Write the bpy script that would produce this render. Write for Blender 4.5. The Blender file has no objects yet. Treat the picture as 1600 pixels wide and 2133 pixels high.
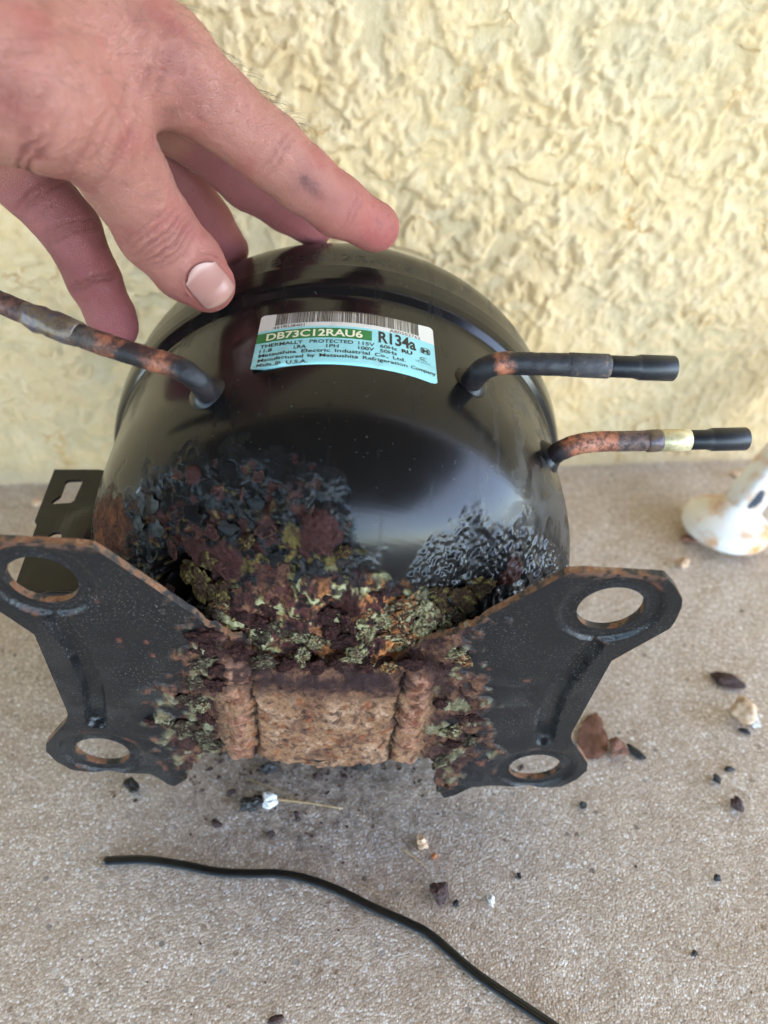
import bpy, bmesh, math, random
import numpy as np
from mathutils import Vector, Matrix
from mathutils.geometry import delaunay_2d_cdt

random.seed(7)
rng = np.random.default_rng(7)
SC = bpy.context.scene
COL = SC.collection

# ------------------------------------------------------------------ camera
PITCH = math.radians(40.0)
CAM_H = 0.3055
cam_d = bpy.data.cameras.new('camera')
cam_d.sensor_fit = 'HORIZONTAL'
cam_d.sensor_width = 36.0
cam_d.lens = 36.0
cam_d.clip_start = 0.01
cam_d.clip_end = 300.0
cam_d.dof.use_dof = True
cam_d.dof.focus_distance = 0.262
cam_d.dof.aperture_fstop = 10.0
cam = bpy.data.objects.new('camera', cam_d)
COL.objects.link(cam)
cam.location = (0, 0, CAM_H)
cam.rotation_euler = (math.radians(90) - PITCH, 0, 0)
SC.camera = cam

# ------------------------------------------------------------------ sky and sun
SUN_EL = math.radians(32)
SUN_AZ = math.radians(108)          # measured from +Y (towards the wall) clockwise: low, behind and to the right
world = bpy.data.worlds.new('World')
SC.world = world
world.use_nodes = True
wn = world.node_tree
bg = wn.nodes['Background']
sky = wn.nodes.new('ShaderNodeTexSky')
sky.sky_type = 'NISHITA'
sky.sun_disc = False
sky.sun_elevation = SUN_EL
sky.sun_rotation = SUN_AZ
sky.air_density = 0.75
sky.dust_density = 0.0
sky.ozone_density = 2.2
wn.links.new(sky.outputs[0], bg.inputs[0])
bg.inputs[1].default_value = 0.15
sun_d = bpy.data.lights.new('sun', 'SUN')
sun_d.energy = 0.75
sun_d.angle = math.radians(125)
sun_d.color = (1.0, 0.83, 0.60)
sun = bpy.data.objects.new('sun', sun_d)
COL.objects.link(sun)
sdir = Vector((math.sin(SUN_AZ) * math.cos(SUN_EL), math.cos(SUN_AZ) * math.cos(SUN_EL), math.sin(SUN_EL)))
sun.rotation_euler = (-sdir).to_track_quat('-Z', 'Y').to_euler()
sun.location = sdir * 5

SC.view_settings.view_transform = 'Standard'
SC.view_settings.look = 'None'
SC.view_settings.exposure = 3.25
SC.view_settings.gamma = 1.0
SC.render.engine = 'CYCLES'
SC.cycles.use_denoising = True
SC.cycles.max_bounces = 6
SC.cycles.diffuse_bounces = 4
SC.cycles.glossy_bounces = 3
SC.cycles.use_adaptive_sampling = True
SC.cycles.adaptive_threshold = 0.015
SC.cycles.sample_clamp_indirect = 6.0

# ------------------------------------------------------------------ numeric helpers
PX_F = 1600.0
cp, sp = math.cos(PITCH), math.sin(PITCH)
def at(px, py, z):
    """a point seen at pixel (px,py) of the 1600x2133 photograph, z metres deep"""
    x = (px - 800) / PX_F * z
    u = -(py - 1066.5) / PX_F * z
    return np.array([x, z * cp + u * sp, CAM_H - z * sp + u * cp])
def fl(px, py, zf=0.0):
    """the same on the floor"""
    a = at(px, py, 1.0) - np.array([0, 0, CAM_H])
    t = (zf - CAM_H) / a[2]
    return a * t + np.array([0, 0, CAM_H])

_perm = np.random.default_rng(11).permutation(256)
_perm = np.concatenate([_perm, _perm, _perm])
_grad = np.random.default_rng(12).normal(size=(256, 3))
_grad /= np.linalg.norm(_grad, axis=1)[:, None]
_cell = np.random.default_rng(13).random((256, 3))
_cid = np.random.default_rng(14).random(256)
def _h(i, j, k):
    return _perm[_perm[_perm[i & 255] + (j & 255)] + (k & 255)]
def perlin(p):
    p = np.asarray(p, float)
    i = np.floor(p).astype(int)
    f = p - i
    w = f * f * f * (f * (f * 6 - 15) + 10)
    out = np.zeros(len(p))
    for a in (0, 1):
        for b in (0, 1):
            for c in (0, 1):
                g = _grad[_h(i[:, 0] + a, i[:, 1] + b, i[:, 2] + c)]
                d = (g * (f - np.array([a, b, c]))).sum(1)
                out += d * (w[:, 0] if a else 1 - w[:, 0]) * (w[:, 1] if b else 1 - w[:, 1]) * (w[:, 2] if c else 1 - w[:, 2])
    return out * 1.5
def fbm(p, octv=4, lac=2.03, gain=0.5):
    s, a, q = 0, 1.0, np.asarray(p, float)
    for o in range(octv):
        s = s + a * perlin(q + o * 17.3)
        a *= gain
        q = q * lac
    return s
def worley(p):
    p = np.asarray(p, float)
    i = np.floor(p).astype(int)
    F1 = np.full(len(p), 9.0)
    F2 = np.full(len(p), 9.0)
    ID = np.zeros(len(p))
    for a in (-1, 0, 1):
        for b in (-1, 0, 1):
            for c in (-1, 0, 1):
                q = i + np.array([a, b, c])
                h = _h(q[:, 0], q[:, 1], q[:, 2])
                d = np.sqrt(((q + _cell[h] - p) ** 2).sum(1))
                n = d < F1
                F2 = np.where(n, F1, np.minimum(F2, d))
                ID = np.where(n, _cid[h], ID)
                F1 = np.where(n, d, F1)
    return F1, F2, ID
def sst(a, b, x):
    t = np.clip((x - a) / (b - a), 0, 1)
    return t * t * (3 - 2 * t)
def mixc(c, col, m):
    return c * (1 - m[:, None]) + np.array(col)[None, :] * m[:, None]
def srgb(r, g, b):
    f = lambda v: v / 255 / 12.92 if v / 255 <= 0.04045 else ((v / 255 + 0.055) / 1.055) ** 2.4
    return (f(r), f(g), f(b))

# ------------------------------------------------------------------ scene helpers
def link_mesh(name, V, F, mat, parent=None, smooth=True, col=None, attrs=None, mats=None, mat_idx=None):
    me = bpy.data.meshes.new(name)
    V = np.asarray(V, float)
    if isinstance(F, np.ndarray):
        n, k = F.shape
        me.vertices.add(len(V))
        me.vertices.foreach_set('co', V.ravel())
        me.loops.add(n * k)
        me.loops.foreach_set('vertex_index', F.ravel().astype(np.int32))
        me.polygons.add(n)
        me.polygons.foreach_set('loop_start', (np.arange(n) * k).astype(np.int32))
        me.update(calc_edges=True)
        me.validate()
    else:
        me.from_pydata([tuple(v) for v in V], [], [tuple(f) for f in F])
        me.update()
    for m in (mats or [mat]):
        me.materials.append(m)
    if mat_idx is not None:
        me.polygons.foreach_set('material_index', np.asarray(mat_idx, np.int32))
    if smooth:
        me.polygons.foreach_set('use_smooth', np.ones(len(me.polygons), bool))
    if col is not None:
        a = me.attributes.new('Col', 'FLOAT_COLOR', 'POINT')
        a.data.foreach_set('color', np.concatenate([col, np.ones((len(col), 1))], 1).astype(np.float32).ravel())
    for k, v in (attrs or {}).items():
        a = me.attributes.new(k, 'FLOAT', 'POINT')
        a.data.foreach_set('value', np.asarray(v, np.float32))
    o = bpy.data.objects.new(name, me)
    COL.objects.link(o)
    if parent is not None:
        o.parent = parent
    return o
def tag(o, label=None, cat=None, group=None, kind=None):
    if label: o['label'] = label
    if cat: o['category'] = cat
    if group: o['group'] = group
    if kind: o['kind'] = kind
    return o
def empty(name, loc=(0, 0, 0)):
    o = bpy.data.objects.new(name, None)
    o.empty_display_size = 0.02
    COL.objects.link(o)
    o.location = loc
    return o
def grid_faces(nu, nv, wrap=False):
    i = np.arange(nu - 1)[:, None]
    j = np.arange(nv if wrap else nv - 1)[None, :]
    j2 = (j + 1) % nv
    a = i * nv + j; b = i * nv + j2; c = (i + 1) * nv + j2; d = (i + 1) * nv + j
    return np.stack([a, b, c, d], -1).reshape(-1, 4)
def tube_geo(path, rad, n=20, sx=1.0, sy=1.0, up=(0, 0, 1), caps=True, section=None):
    """sweep; rad is a number or one per path point; returns V, F"""
    P = np.asarray(path, float)
    m = len(P)
    r = np.full(m, rad) if np.isscalar(rad) else np.asarray(rad)
    T = np.gradient(P, axis=0)
    T /= np.linalg.norm(T, axis=1)[:, None]
    N = np.zeros_like(P)
    u = np.array(up, float)
    for i in range(m):
        nrm = u - T[i] * (u @ T[i])
        nrm /= np.linalg.norm(nrm)
        N[i] = nrm
        u = nrm
    B = np.cross(T, N)
    t = np.linspace(0, 2 * np.pi, n, endpoint=False)
    if section is None:
        cx, cy = np.cos(t) * sx, np.sin(t) * sy
    else:
        cx, cy = section(t)
    V = (P[:, None] + r[:, None, None] * (B[:, None] * cx[None, :, None] + N[:, None] * cy[None, :, None])).reshape(-1, 3)
    F = [tuple(f) for f in grid_faces(m, n, True)]
    if caps:
        F.append(tuple(range(n))[::-1])
        F.append(tuple((m - 1) * n + k for k in range(n)))
    return V, F
def spline(pts, n=60):
    """Catmull-Rom through points"""
    P = np.asarray(pts, float)
    Q = np.vstack([2 * P[0] - P[1], P, 2 * P[-1] - P[-2]])
    out = []
    k = len(P) - 1
    per = max(2, n // k)
    for i in range(k):
        p0, p1, p2, p3 = Q[i:i + 4]
        for t in np.linspace(0, 1, per, endpoint=(i == k - 1)):
            out.append(0.5 * ((2 * p1) + (-p0 + p2) * t + (2 * p0 - 5 * p1 + 4 * p2 - p3) * t * t + (-p0 + 3 * p1 - 3 * p2 + p3) * t ** 3))
    return np.array(out)

# ------------------------------------------------------------------ material helpers
class NT:
    def __init__(s, name):
        s.m = bpy.data.materials.new(name)
        s.m.use_nodes = True
        s.t = s.m.node_tree
        s.b = s.t.nodes['Principled BSDF']
        s.out = s.t.nodes['Material Output']
        s._co = None
    def n(s, kind, **kw):
        nd = s.t.nodes.new(kind)
        for k, v in kw.items():
            setattr(nd, k, v)
        return nd
    def l(s, a, b):
        s.t.links.new(a, b)
    def setin(s, nd, i, v):
        if hasattr(v, 'is_output'):
            s.l(v, nd.inputs[i])
        else:
            nd.inputs[i].default_value = v
    def co(s):
        if s._co is None:
            s._co = s.n('ShaderNodeTexCoord').outputs['Object']
        return s._co
    def noise(s, scale, detail=4, rough=0.55, vec=None, dist=0.0):
        nd = s.n('ShaderNodeTexNoise')
        s.l(vec if vec is not None else s.co(), nd.inputs['Vector'])
        nd.inputs['Scale'].default_value = scale
        nd.inputs['Detail'].default_value = detail
        nd.inputs['Roughness'].default_value = rough
        nd.inputs['Distortion'].default_value = dist
        return nd.outputs['Fac']
    def voro(s, scale, feature='F1', out='Distance', vec=None, rnd=1.0):
        nd = s.n('ShaderNodeTexVoronoi', feature=feature)
        s.l(vec if vec is not None else s.co(), nd.inputs['Vector'])
        nd.inputs['Scale'].default_value = scale
        nd.inputs['Randomness'].default_value = rnd
        return nd.outputs[out]
    def ramp(s, fac, stops):
        nd = s.n('ShaderNodeValToRGB')
        s.l(fac, nd.inputs[0])
        e = nd.color_ramp.elements
        while len(e) < len(stops):
            e.new(0.5)
        for x, (p, c) in zip(e, stops):
            x.position = p
            x.color = (*c, 1) if not np.isscalar(c) else (c, c, c, 1)
        return nd.outputs[0]
    def math(s, op, a, b=0.0, clamp=False):
        nd = s.n('ShaderNodeMath', operation=op)
        nd.use_clamp = clamp
        s.setin(nd, 0, a); s.setin(nd, 1, b)
        return nd.outputs[0]
    def mix(s, fac, a, b, mode='MIX'):
        nd = s.n('ShaderNodeMix', data_type='RGBA', blend_type=mode)
        s.setin(nd, 0, fac)
        for i, v in ((6, a), (7, b)):
            if hasattr(v, 'is_output'): s.l(v, nd.inputs[i])
            else: nd.inputs[i].default_value = (*v, 1)
        return nd.outputs[2]
    def attr(s, name, out='Fac'):
        return s.n('ShaderNodeAttribute', attribute_name=name).outputs[out]
    def bump(s, h, dist, strength=1.0, normal=None):
        nd = s.n('ShaderNodeBump')
        nd.inputs['Distance'].default_value = dist
        nd.inputs['Strength'].default_value = strength
        s.l(h, nd.inputs['Height'])
        if normal is not None: s.l(normal, nd.inputs['Normal'])
        return nd.outputs[0]
    def fin(s, color=None, rough=None, normal=None, metal=None, spec=None):
        for key, v in (('Base Color', color), ('Roughness', rough), ('Normal', normal), ('Metallic', metal), ('Specular IOR Level', spec)):
            if v is None: continue
            if hasattr(v, 'is_output'): s.l(v, s.b.inputs[key])
            elif key == 'Base Color': s.b.inputs[key].default_value = (*v, 1)
            else: s.b.inputs[key].default_value = v
        return s.m

def mat_floor():
    m = NT('sandy_concrete')
    f1 = m.voro(1080)
    c1 = m.voro(1080, out='Color')
    sep = m.n('ShaderNodeSeparateColor'); m.l(c1, sep.inputs[0])
    f2 = m.voro(330, rnd=1.0)
    c2 = m.voro(330, out='Color')
    sep2 = m.n('ShaderNodeSeparateColor'); m.l(c2, sep2.inputs[0])
    big = m.noise(14, 5, 0.6)
    mid = m.noise(70, 4, 0.6)
    grain = m.ramp(sep.outputs[0], [(0.0, srgb(168, 149, 129)), (0.3, srgb(196, 178, 158)), (0.72, srgb(212, 196, 177)), (0.88, srgb(232, 220, 204)), (1.0, srgb(250, 246, 240))])
    gap = m.ramp(f1, [(0.30, 0.0), (0.75, 1.0)])
    c = m.mix(m.math('MULTIPLY', gap, 0.5), grain, srgb(160, 142, 122))
    peb = m.math('MULTIPLY', m.math('GREATER_THAN', sep2.outputs[1], 0.90), m.math('LESS_THAN', f2, 0.36))
    pebc = m.ramp(sep2.outputs[2], [(0.0, srgb(150, 128, 104)), (0.5, srgb(226, 214, 196)), (0.8, srgb(240, 234, 224)), (1.0, srgb(96, 84, 74))])
    c = m.mix(peb, c, pebc)
    c = m.mix(m.ramp(big, [(0.42, 0.0), (0.75, 0.35)]), c, srgb(176, 156, 134))
    c = m.mix(m.ramp(mid, [(0.60, 0.0), (0.80, 0.30)]), c, srgb(120, 104, 88))
    spk = m.ramp(m.noise(230, 2, 0.5), [(0.71, 0.0), (0.76, 1.0)])
    c = m.mix(m.math('MULTIPLY', spk, 0.55), c, srgb(60, 48, 40))
    # mottled brown darkening, fading outwards from a point below the compressor
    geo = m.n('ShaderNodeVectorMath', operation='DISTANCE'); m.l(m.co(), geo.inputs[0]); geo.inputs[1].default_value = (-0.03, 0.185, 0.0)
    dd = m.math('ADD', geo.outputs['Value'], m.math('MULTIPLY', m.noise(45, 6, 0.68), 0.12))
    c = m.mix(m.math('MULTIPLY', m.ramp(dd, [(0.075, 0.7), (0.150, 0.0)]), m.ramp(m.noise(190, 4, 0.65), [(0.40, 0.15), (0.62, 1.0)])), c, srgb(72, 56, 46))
    hgt = m.math('SUBTRACT', m.math('MULTIPLY', mid, 0.6), m.math('MULTIPLY', f1, 1.0))
    hgt = m.math('ADD', hgt, m.math('MULTIPLY', peb, 0.4))
    return m.fin(c, m.ramp(sep.outputs[1], [(0.0, 0.75), (0.8, 0.6), (1.0, 0.32)]), m.bump(hgt, 0.0006, 0.45))

def mat_wall():
    m = NT('cream_stucco')
    hg = m.attr('hgt')
    big = m.noise(5, 4, 0.6)
    fine = m.noise(900, 5, 0.75)
    mid = m.noise(110, 5, 0.62)
    c = m.mix(m.ramp(big, [(0.3, 0.0), (0.7, 1.0)]), srgb(226, 191, 132), srgb(228, 200, 154))
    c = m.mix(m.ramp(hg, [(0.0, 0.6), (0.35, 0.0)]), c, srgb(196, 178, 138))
    c = m.mix(m.ramp(mid, [(0.42, 0.0), (0.75, 0.5)]), c, srgb(240, 220, 184))
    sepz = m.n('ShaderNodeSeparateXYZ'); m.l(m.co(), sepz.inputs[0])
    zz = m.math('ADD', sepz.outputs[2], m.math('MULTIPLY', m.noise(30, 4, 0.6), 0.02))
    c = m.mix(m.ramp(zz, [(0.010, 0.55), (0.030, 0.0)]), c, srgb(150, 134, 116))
    dirt = m.ramp(m.noise(19, 5, 0.65), [(0.52, 0.0), (0.75, 0.35)])
    c = m.mix(dirt, c, srgb(196, 176, 142))
    # ochre lines where water ran out of fine cracks
    wv = m.n('ShaderNodeVectorMath', operation='ADD')
    nz = m.n('ShaderNodeTexNoise'); m.l(m.co(), nz.inputs['Vector']); nz.inputs['Scale'].default_value = 34; nz.inputs['Detail'].default_value = 5
    sc = m.n('ShaderNodeVectorMath', operation='SCALE'); m.l(nz.outputs['Color'], sc.inputs[0]); sc.inputs['Scale'].default_value = 0.055
    m.l(m.co(), wv.inputs[0]); m.l(sc.outputs[0], wv.inputs[1])
    ed = m.voro(21, 'DISTANCE_TO_EDGE', vec=wv.outputs[0])
    line = m.ramp(ed, [(0.0, 1.0), (0.028, 0.0)])
    msk = m.ramp(m.noise(26, 3, 0.6), [(0.56, 0.0), (0.66, 1.0)])
    lf = m.math('MULTIPLY', line, msk)
    c = m.mix(m.math('MULTIPLY', lf, 0.7), c, srgb(204, 152, 78))
    oc = m.ramp(m.noise(48, 3, 0.6), [(0.66, 0.0), (0.78, 0.45)])
    c = m.mix(oc, c, srgb(226, 186, 116))
    b = m.bump(m.math('ADD', m.math('MULTIPLY', fine, 0.5), mid), 0.0026, 0.7)
    b = m.bump(lf, -0.0012, 0.7, b)
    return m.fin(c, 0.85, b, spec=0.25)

def mat_hull():
    """painted shell: colour and gloss come with the surface, fine grain added"""
    m = NT('black_paint_and_rust')
    col = m.attr('Col', 'Color')
    rg = m.attr('Rgh')
    cor = m.attr('Cor')
    n1 = m.noise(900, 4, 0.65)
    n2 = m.noise(2600, 2, 0.5)
    f = m.ramp(n1, [(0.3, 0.55), (0.7, 1.45)])
    vary = m.mix(1.0, col, f, 'MULTIPLY')
    c = m.mix(cor, col, vary)
    spk = m.math('MULTIPLY', m.ramp(m.noise(700, 1, 0.5), [(0.74, 0.0), (0.78, 1.0)]), 0.10)
    c = m.mix(spk, c, (0.35, 0.33, 0.30))
    peel = m.math('MULTIPLY', m.noise(260, 2, 0.5), 0.02)
    h = m.math('ADD', peel, m.math('MULTIPLY', m.math('MULTIPLY', m.math('ADD', n1, m.math('MULTIPLY', n2, 0.5)), cor), 0.9))
    r = m.math('ADD', rg, m.math('MULTIPLY', m.math('SUBTRACT', n1, 0.5), m.math('MULTIPLY', cor, 0.5)), clamp=True)
    return m.fin(c, r, m.bump(h, 0.0007, 0.8), spec=m.ramp(cor, [(0.0, 0.32), (0.09, 0.36), (0.2, 0.20), (0.4, 0.11), (1.0, 0.11)]))

def mat_plate():
    m = NT('dusty_black_plate')
    col = m.attr('Col', 'Color')
    rg = m.attr('Rgh')
    cor = m.attr('Cor')
    n1 = m.noise(800, 5, 0.65)
    n2 = m.noise(260, 4, 0.6)
    vary = m.mix(1.0, col, m.ramp(m.noise(1300, 4, 0.7), [(0.3, 0.6), (0.7, 1.4)]), 'MULTIPLY')
    c = m.mix(cor, col, vary)
    dust = m.math('MULTIPLY', m.ramp(m.noise(1500, 2, 0.5), [(0.60, 0.0), (0.70, 1.0)]), m.ramp(m.noise(40, 3, 0.6), [(0.35, 0.12), (0.7, 0.9)]))
    c = m.mix(m.math('MULTIPLY', dust, m.math('SUBTRACT', 1.0, cor)), c, (0.20, 0.185, 0.165))
    pit = m.math('MULTIPLY', m.ramp(m.noise(760, 4, 0.65), [(0.60, 0.0), (0.68, 1.0)]), cor)
    c = m.mix(m.math('MULTIPLY', pit, 0.6), c, (0.04, 0.018, 0.013))
    n5 = m.noise(1300, 5, 0.72)
    h = m.math('SUBTRACT', m.math('MULTIPLY', m.math('ADD', m.math('ADD', n1, n2), m.math('MULTIPLY', n5, 0.5)), m.math('ADD', cor, 0.03)), m.math('MULTIPLY', pit, 0.8))
    return m.fin(c, m.math('ADD', rg, m.math('MULTIPLY', m.math('SUBTRACT', n1, 0.5), 0.3), clamp=True), m.bump(h, 0.0009, 0.85), spec=m.ramp(cor, [(0.0, 0.36), (0.8, 0.14)]))

def mat_edge():
    m = NT('rusty_cut_edge')
    n = m.noise(130, 5, 0.65)
    c = m.ramp(n, [(0.30, (0.016, 0.014, 0.013)), (0.46, (0.03, 0.024, 0.02)), (0.51, srgb(112, 86, 62)), (0.56, srgb(124, 72, 42)), (0.63, srgb(136, 118, 92)), (0.70, srgb(84, 66, 50)), (0.82, (0.02, 0.017, 0.015))])
    return m.fin(c, 0.6, m.bump(m.noise(700, 3, 0.6), 0.0006, 0.7))

def mat_attr(name, rough=0.7, bscale=900, bdist=0.0006, lo=0.5, hi=1.5):
    m = NT(name)
    n = m.noise(bscale, 4, 0.65)
    c = m.mix(1.0, m.attr('Col', 'Color'), m.ramp(n, [(0.3, lo), (0.7, hi)]), 'MULTIPLY')
    return m.fin(c, rough, m.bump(n, bdist, 1.0), spec=0.10)

def mat_noise(name, stops, scale, rough=0.6, bscale=None, bdist=0.0004, metal=0.0, detail=5, spec=None):
    m = NT(name)
    c = m.ramp(m.noise(scale, detail, 0.62), stops)
    nb = m.noise(bscale or scale * 4, 3, 0.6)
    return m.fin(c, rough, m.bump(nb, bdist, 0.6), metal, spec)

M = {}
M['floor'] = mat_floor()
M['wall'] = mat_wall()
M['hull'] = mat_hull()
M['plate'] = mat_plate()
M['edge'] = mat_edge()
M['flake'] = mat_attr('rust_scale', 0.5)
M['pflake'] = mat_noise('lifted_black_paint', [(0.3, (0.005, 0.005, 0.005)), (0.8, (0.011, 0.010, 0.009))], 120, 0.30, 700, 0.0002, spec=0.10)
M['crust'] = mat_attr('lichen_like_corrosion', 0.85, 1500, 0.0014, 0.3, 1.6)
M['black'] = mat_noise('black_enamel', [(0.3, (0.006, 0.006, 0.0065)), (0.8, (0.014, 0.013, 0.012))], 60, 0.32, 500, 0.00006, spec=0.32)
M['rubber'] = mat_noise('black_rubber', [(0.3, (0.008, 0.009, 0.011)), (0.8, (0.016, 0.017, 0.019))], 200, 0.42, 900, 0.00008)
M['cordm'] = mat_noise('black_cord_jacket', [(0.3, (0.004, 0.0045, 0.004)), (0.75, (0.010, 0.0105, 0.0095))], 300, 0.34, 1200, 0.00008)
M['chipd'] = mat_noise('dark_rust_chip', [(0.3, (0.018, 0.011, 0.010)), (0.6, (0.07, 0.032, 0.026)), (0.8, (0.13, 0.06, 0.04))], 500, 0.7, 1500)
M['chipb'] = mat_noise('blackened_scale', [(0.3, (0.006, 0.006, 0.006)), (0.7, (0.03, 0.026, 0.024))], 500, 0.55, 1500)
M['chipr'] = mat_noise('red_brown_rust', [(0.3, (0.10, 0.045, 0.03)), (0.6, (0.24, 0.11, 0.065)), (0.8, (0.34, 0.19, 0.12))], 300, 0.8, 1200)
M['chipo'] = mat_noise('orange_rust', [(0.3, (0.45, 0.14, 0.04)), (0.8, (0.62, 0.26, 0.10))], 500, 0.8)
M['straw'] = mat_noise('dry_straw', [(0.3, srgb(176, 140, 92)), (0.7, srgb(222, 196, 150))], 300, 0.65)
M['chipw'] = mat_noise('white_chip', [(0.3, srgb(205, 205, 202)), (0.8, srgb(240, 240, 236))], 300, 0.5)
M['chipt'] = mat_noise('tan_pebble', [(0.3, srgb(150, 112, 78)), (0.55, srgb(214, 180, 146)), (0.8, srgb(236, 220, 200))], 220, 0.45)
M['ceil'] = mat_noise('shade_roof_boards', [(0.3, srgb(92, 72, 52)), (0.8, srgb(112, 90, 66))], 6, 0.8)  # dark brown so the added overhead slab reflects little in the shell

# ------------------------------------------------------------------ the setting
def axis_pts(fine0, fine1, step, lo, hi, g=1.25):
    c = list(np.arange(fine0, fine1 + 1e-9, step))
    s, x = step, fine1
    while x < hi:
        s *= g; x += s; c.append(min(x, hi))
    s, x = step, fine0
    pre = []
    while x > lo:
        s *= g; x -= s; pre.append(max(x, lo))
    return np.array(pre[::-1] + c)

# ground
gx = axis_pts(-0.34, 0.40, 0.003, -30, 30, 1.3)
gy = axis_pts(0.02, 0.50, 0.003, -30, 1.2, 1.3)
GX, GY = np.meshgrid(gx, gy, indexing='ij')
gp = np.stack([GX.ravel(), GY.ravel(), np.zeros(GX.size)], 1)
near = (np.abs(gp[:, 0]) < 0.6) & (gp[:, 1] > -0.2)
gz = np.zeros(len(gp))
gz[near] = 0.0005 * fbm(gp[near] * 60, 3)
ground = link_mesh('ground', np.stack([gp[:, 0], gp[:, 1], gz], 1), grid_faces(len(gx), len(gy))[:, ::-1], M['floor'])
tag(ground, 'sandy exposed aggregate patio concrete', kind='structure')

# stucco wall, turned 3.2 degrees, meeting the floor behind the compressor
W0 = np.array([0.0, 0.4069, 0.0])
YAW = math.atan2(0.4187 - 0.3939, 0.1939 + 0.2491)
wdir = np.array([math.cos(YAW), math.sin(YAW), 0]); wnrm = np.array([math.sin(YAW), -math.cos(YAW), 0])
wx = axis_pts(-0.34, 0.38, 0.0011, -3.0, 3.0, 1.25)
wz = axis_pts(-0.01, 0.36, 0.0011, -0.012, 2.45, 1.25)
WX, WZ = np.meshgrid(wx, wz, indexing='ij')
a = WX.ravel(); b = WZ.ravel()
q = np.stack([a, b, 0 * a], 1)
warp = np.stack([fbm(q * 45 + 3, 3), fbm(q * 45 + 31, 3), 0 * a], 1)
q2 = q + warp * 0.010
lump = fbm(q2 * np.array([70, 100, 1]) + 5, 5, 2.1, 0.55)
lump2 = fbm(q2 * np.array([120, 150, 1]) + 15, 3)
plate_ = sst(-0.18, 0.02, lump) * 0.50 + sst(0.10, 0.28, lump) * 0.30 + sst(0.05, 0.22, lump2) * 0.20 * sst(-0.25, 0.0, lump)
F1, F2, _i = worley(q2 * 230)
crumb = (0.6 - F1) * 1.0
rough_up = 0.42 + 0.58 * sst(0.02, 0.17, b)
hgt = 0.0022 * fbm(q * 14 + 80, 3) + plate_ * (0.0019 + 0.0012 * sst(-0.1, 0.3, fbm(q * 9 + 44, 2))) * rough_up + 0.0013 * crumb * (0.3 + 0.7 * plate_) * rough_up + 0.0010 * fbm(q * 240, 3) * (0.4 + 0.6 * plate_)
foot = sst(0.010, 0.0, b)
hgt = hgt * (1 - 0.6 * foot) + 0.0015 * sst(0.006, 0.0, b)
wp = W0 + wdir * a[:, None] + np.array([0, 0, 1]) * b[:, None] + wnrm * hgt[:, None]
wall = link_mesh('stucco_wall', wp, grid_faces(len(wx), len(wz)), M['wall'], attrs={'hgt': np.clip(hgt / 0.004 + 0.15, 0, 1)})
tag(wall, 'cream yellow rough stucco wall behind the compressor', 'wall')

# unseen slab, added overhead to block sky and keep shell reflections dark
roof_bm = bmesh.new()
for k, (y0, y1) in enumerate([(0.42, -6.5)]):
    r = bmesh.ops.create_cube(roof_bm, size=1.0)
    bmesh.ops.scale(roof_bm, verts=r['verts'], vec=(15.6, y0 - y1, 0.12))
    bmesh.ops.translate(roof_bm, verts=r['verts'], vec=(-4.2, (y0 + y1) / 2, 2.52))
rme = bpy.data.meshes.new('added_shade_roof'); roof_bm.to_mesh(rme); roof_bm.free()
rme.materials.append(M['ceil'])
roof = bpy.data.objects.new('added_shade_roof', rme); COL.objects.link(roof)
tag(roof, 'unseen flat slab added overhead to block the sky', kind='structure')

# ------------------------------------------------------------------ the compressor
LM = Matrix(((0.99616851, 0.08724032, 0.00611785, -0.01962741),
             (0.01361862, -0.08564427, -0.9962327, 0.16359857),
             (-0.0863877, 0.99249896, -0.08650422, -0.21804755 + CAM_H),
             (0, 0, 0, 1)))
LMi = np.array(LM.inverted())
def loc(P):
    """world -> compressor frame (x right, y up along the base plate, z from shell towards the plate)"""
    P = np.atleast_2d(P)
    return P @ LMi[:3, :3].T + LMi[:3, 3]
comp = empty('compressor')
comp.matrix_world = LM
tag(comp, 'black hermetic refrigerator compressor lying on its side, base plate rusted through', 'compressor')

# shell profile in mm: (w = depth behind the base plate, r)
prof = []
A_, w0_, rb_, nb_ = 93.2, 3.0, 66.0, 2.5
for u in np.linspace(0.0, np.pi / 2, 60):
    prof.append((w0_ + rb_ * (1 - np.cos(u) ** (2 / nb_)), A_ * np.sin(u) ** (2 / nb_)))
prof += [(w, 93.2) for w in (75, 85, 95, 97.5)]
prof += [(100.0, 93.25), (101.6, 93.45), (102.8, 94.0), (103.8, 94.9), (104.8, 95.7), (106.2, 96.4), (108.5, 96.95), (113, 97.35), (117.6, 97.6), (118.1, 97.45), (118.6, 96.9), (119.2, 96.75), (121, 96.7)]
wt_, rt_, nt_, R2 = 172.0, 46.0, 2.55, 96.6
prof += [(wt_ - rt_ + rt_ * np.sin(u) ** (2 / nt_), R2 * np.cos(u) ** (2 / nt_)) for u in np.linspace(0.02, np.pi / 2, 50)]
prof = np.array(prof)
pk = np.concatenate([[True], np.hypot(*np.diff(prof, axis=0).T) > 1e-4]); prof = prof[pk]
arc = np.concatenate([[0], np.cumsum(np.hypot(*np.diff(prof, axis=0).T))])
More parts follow.
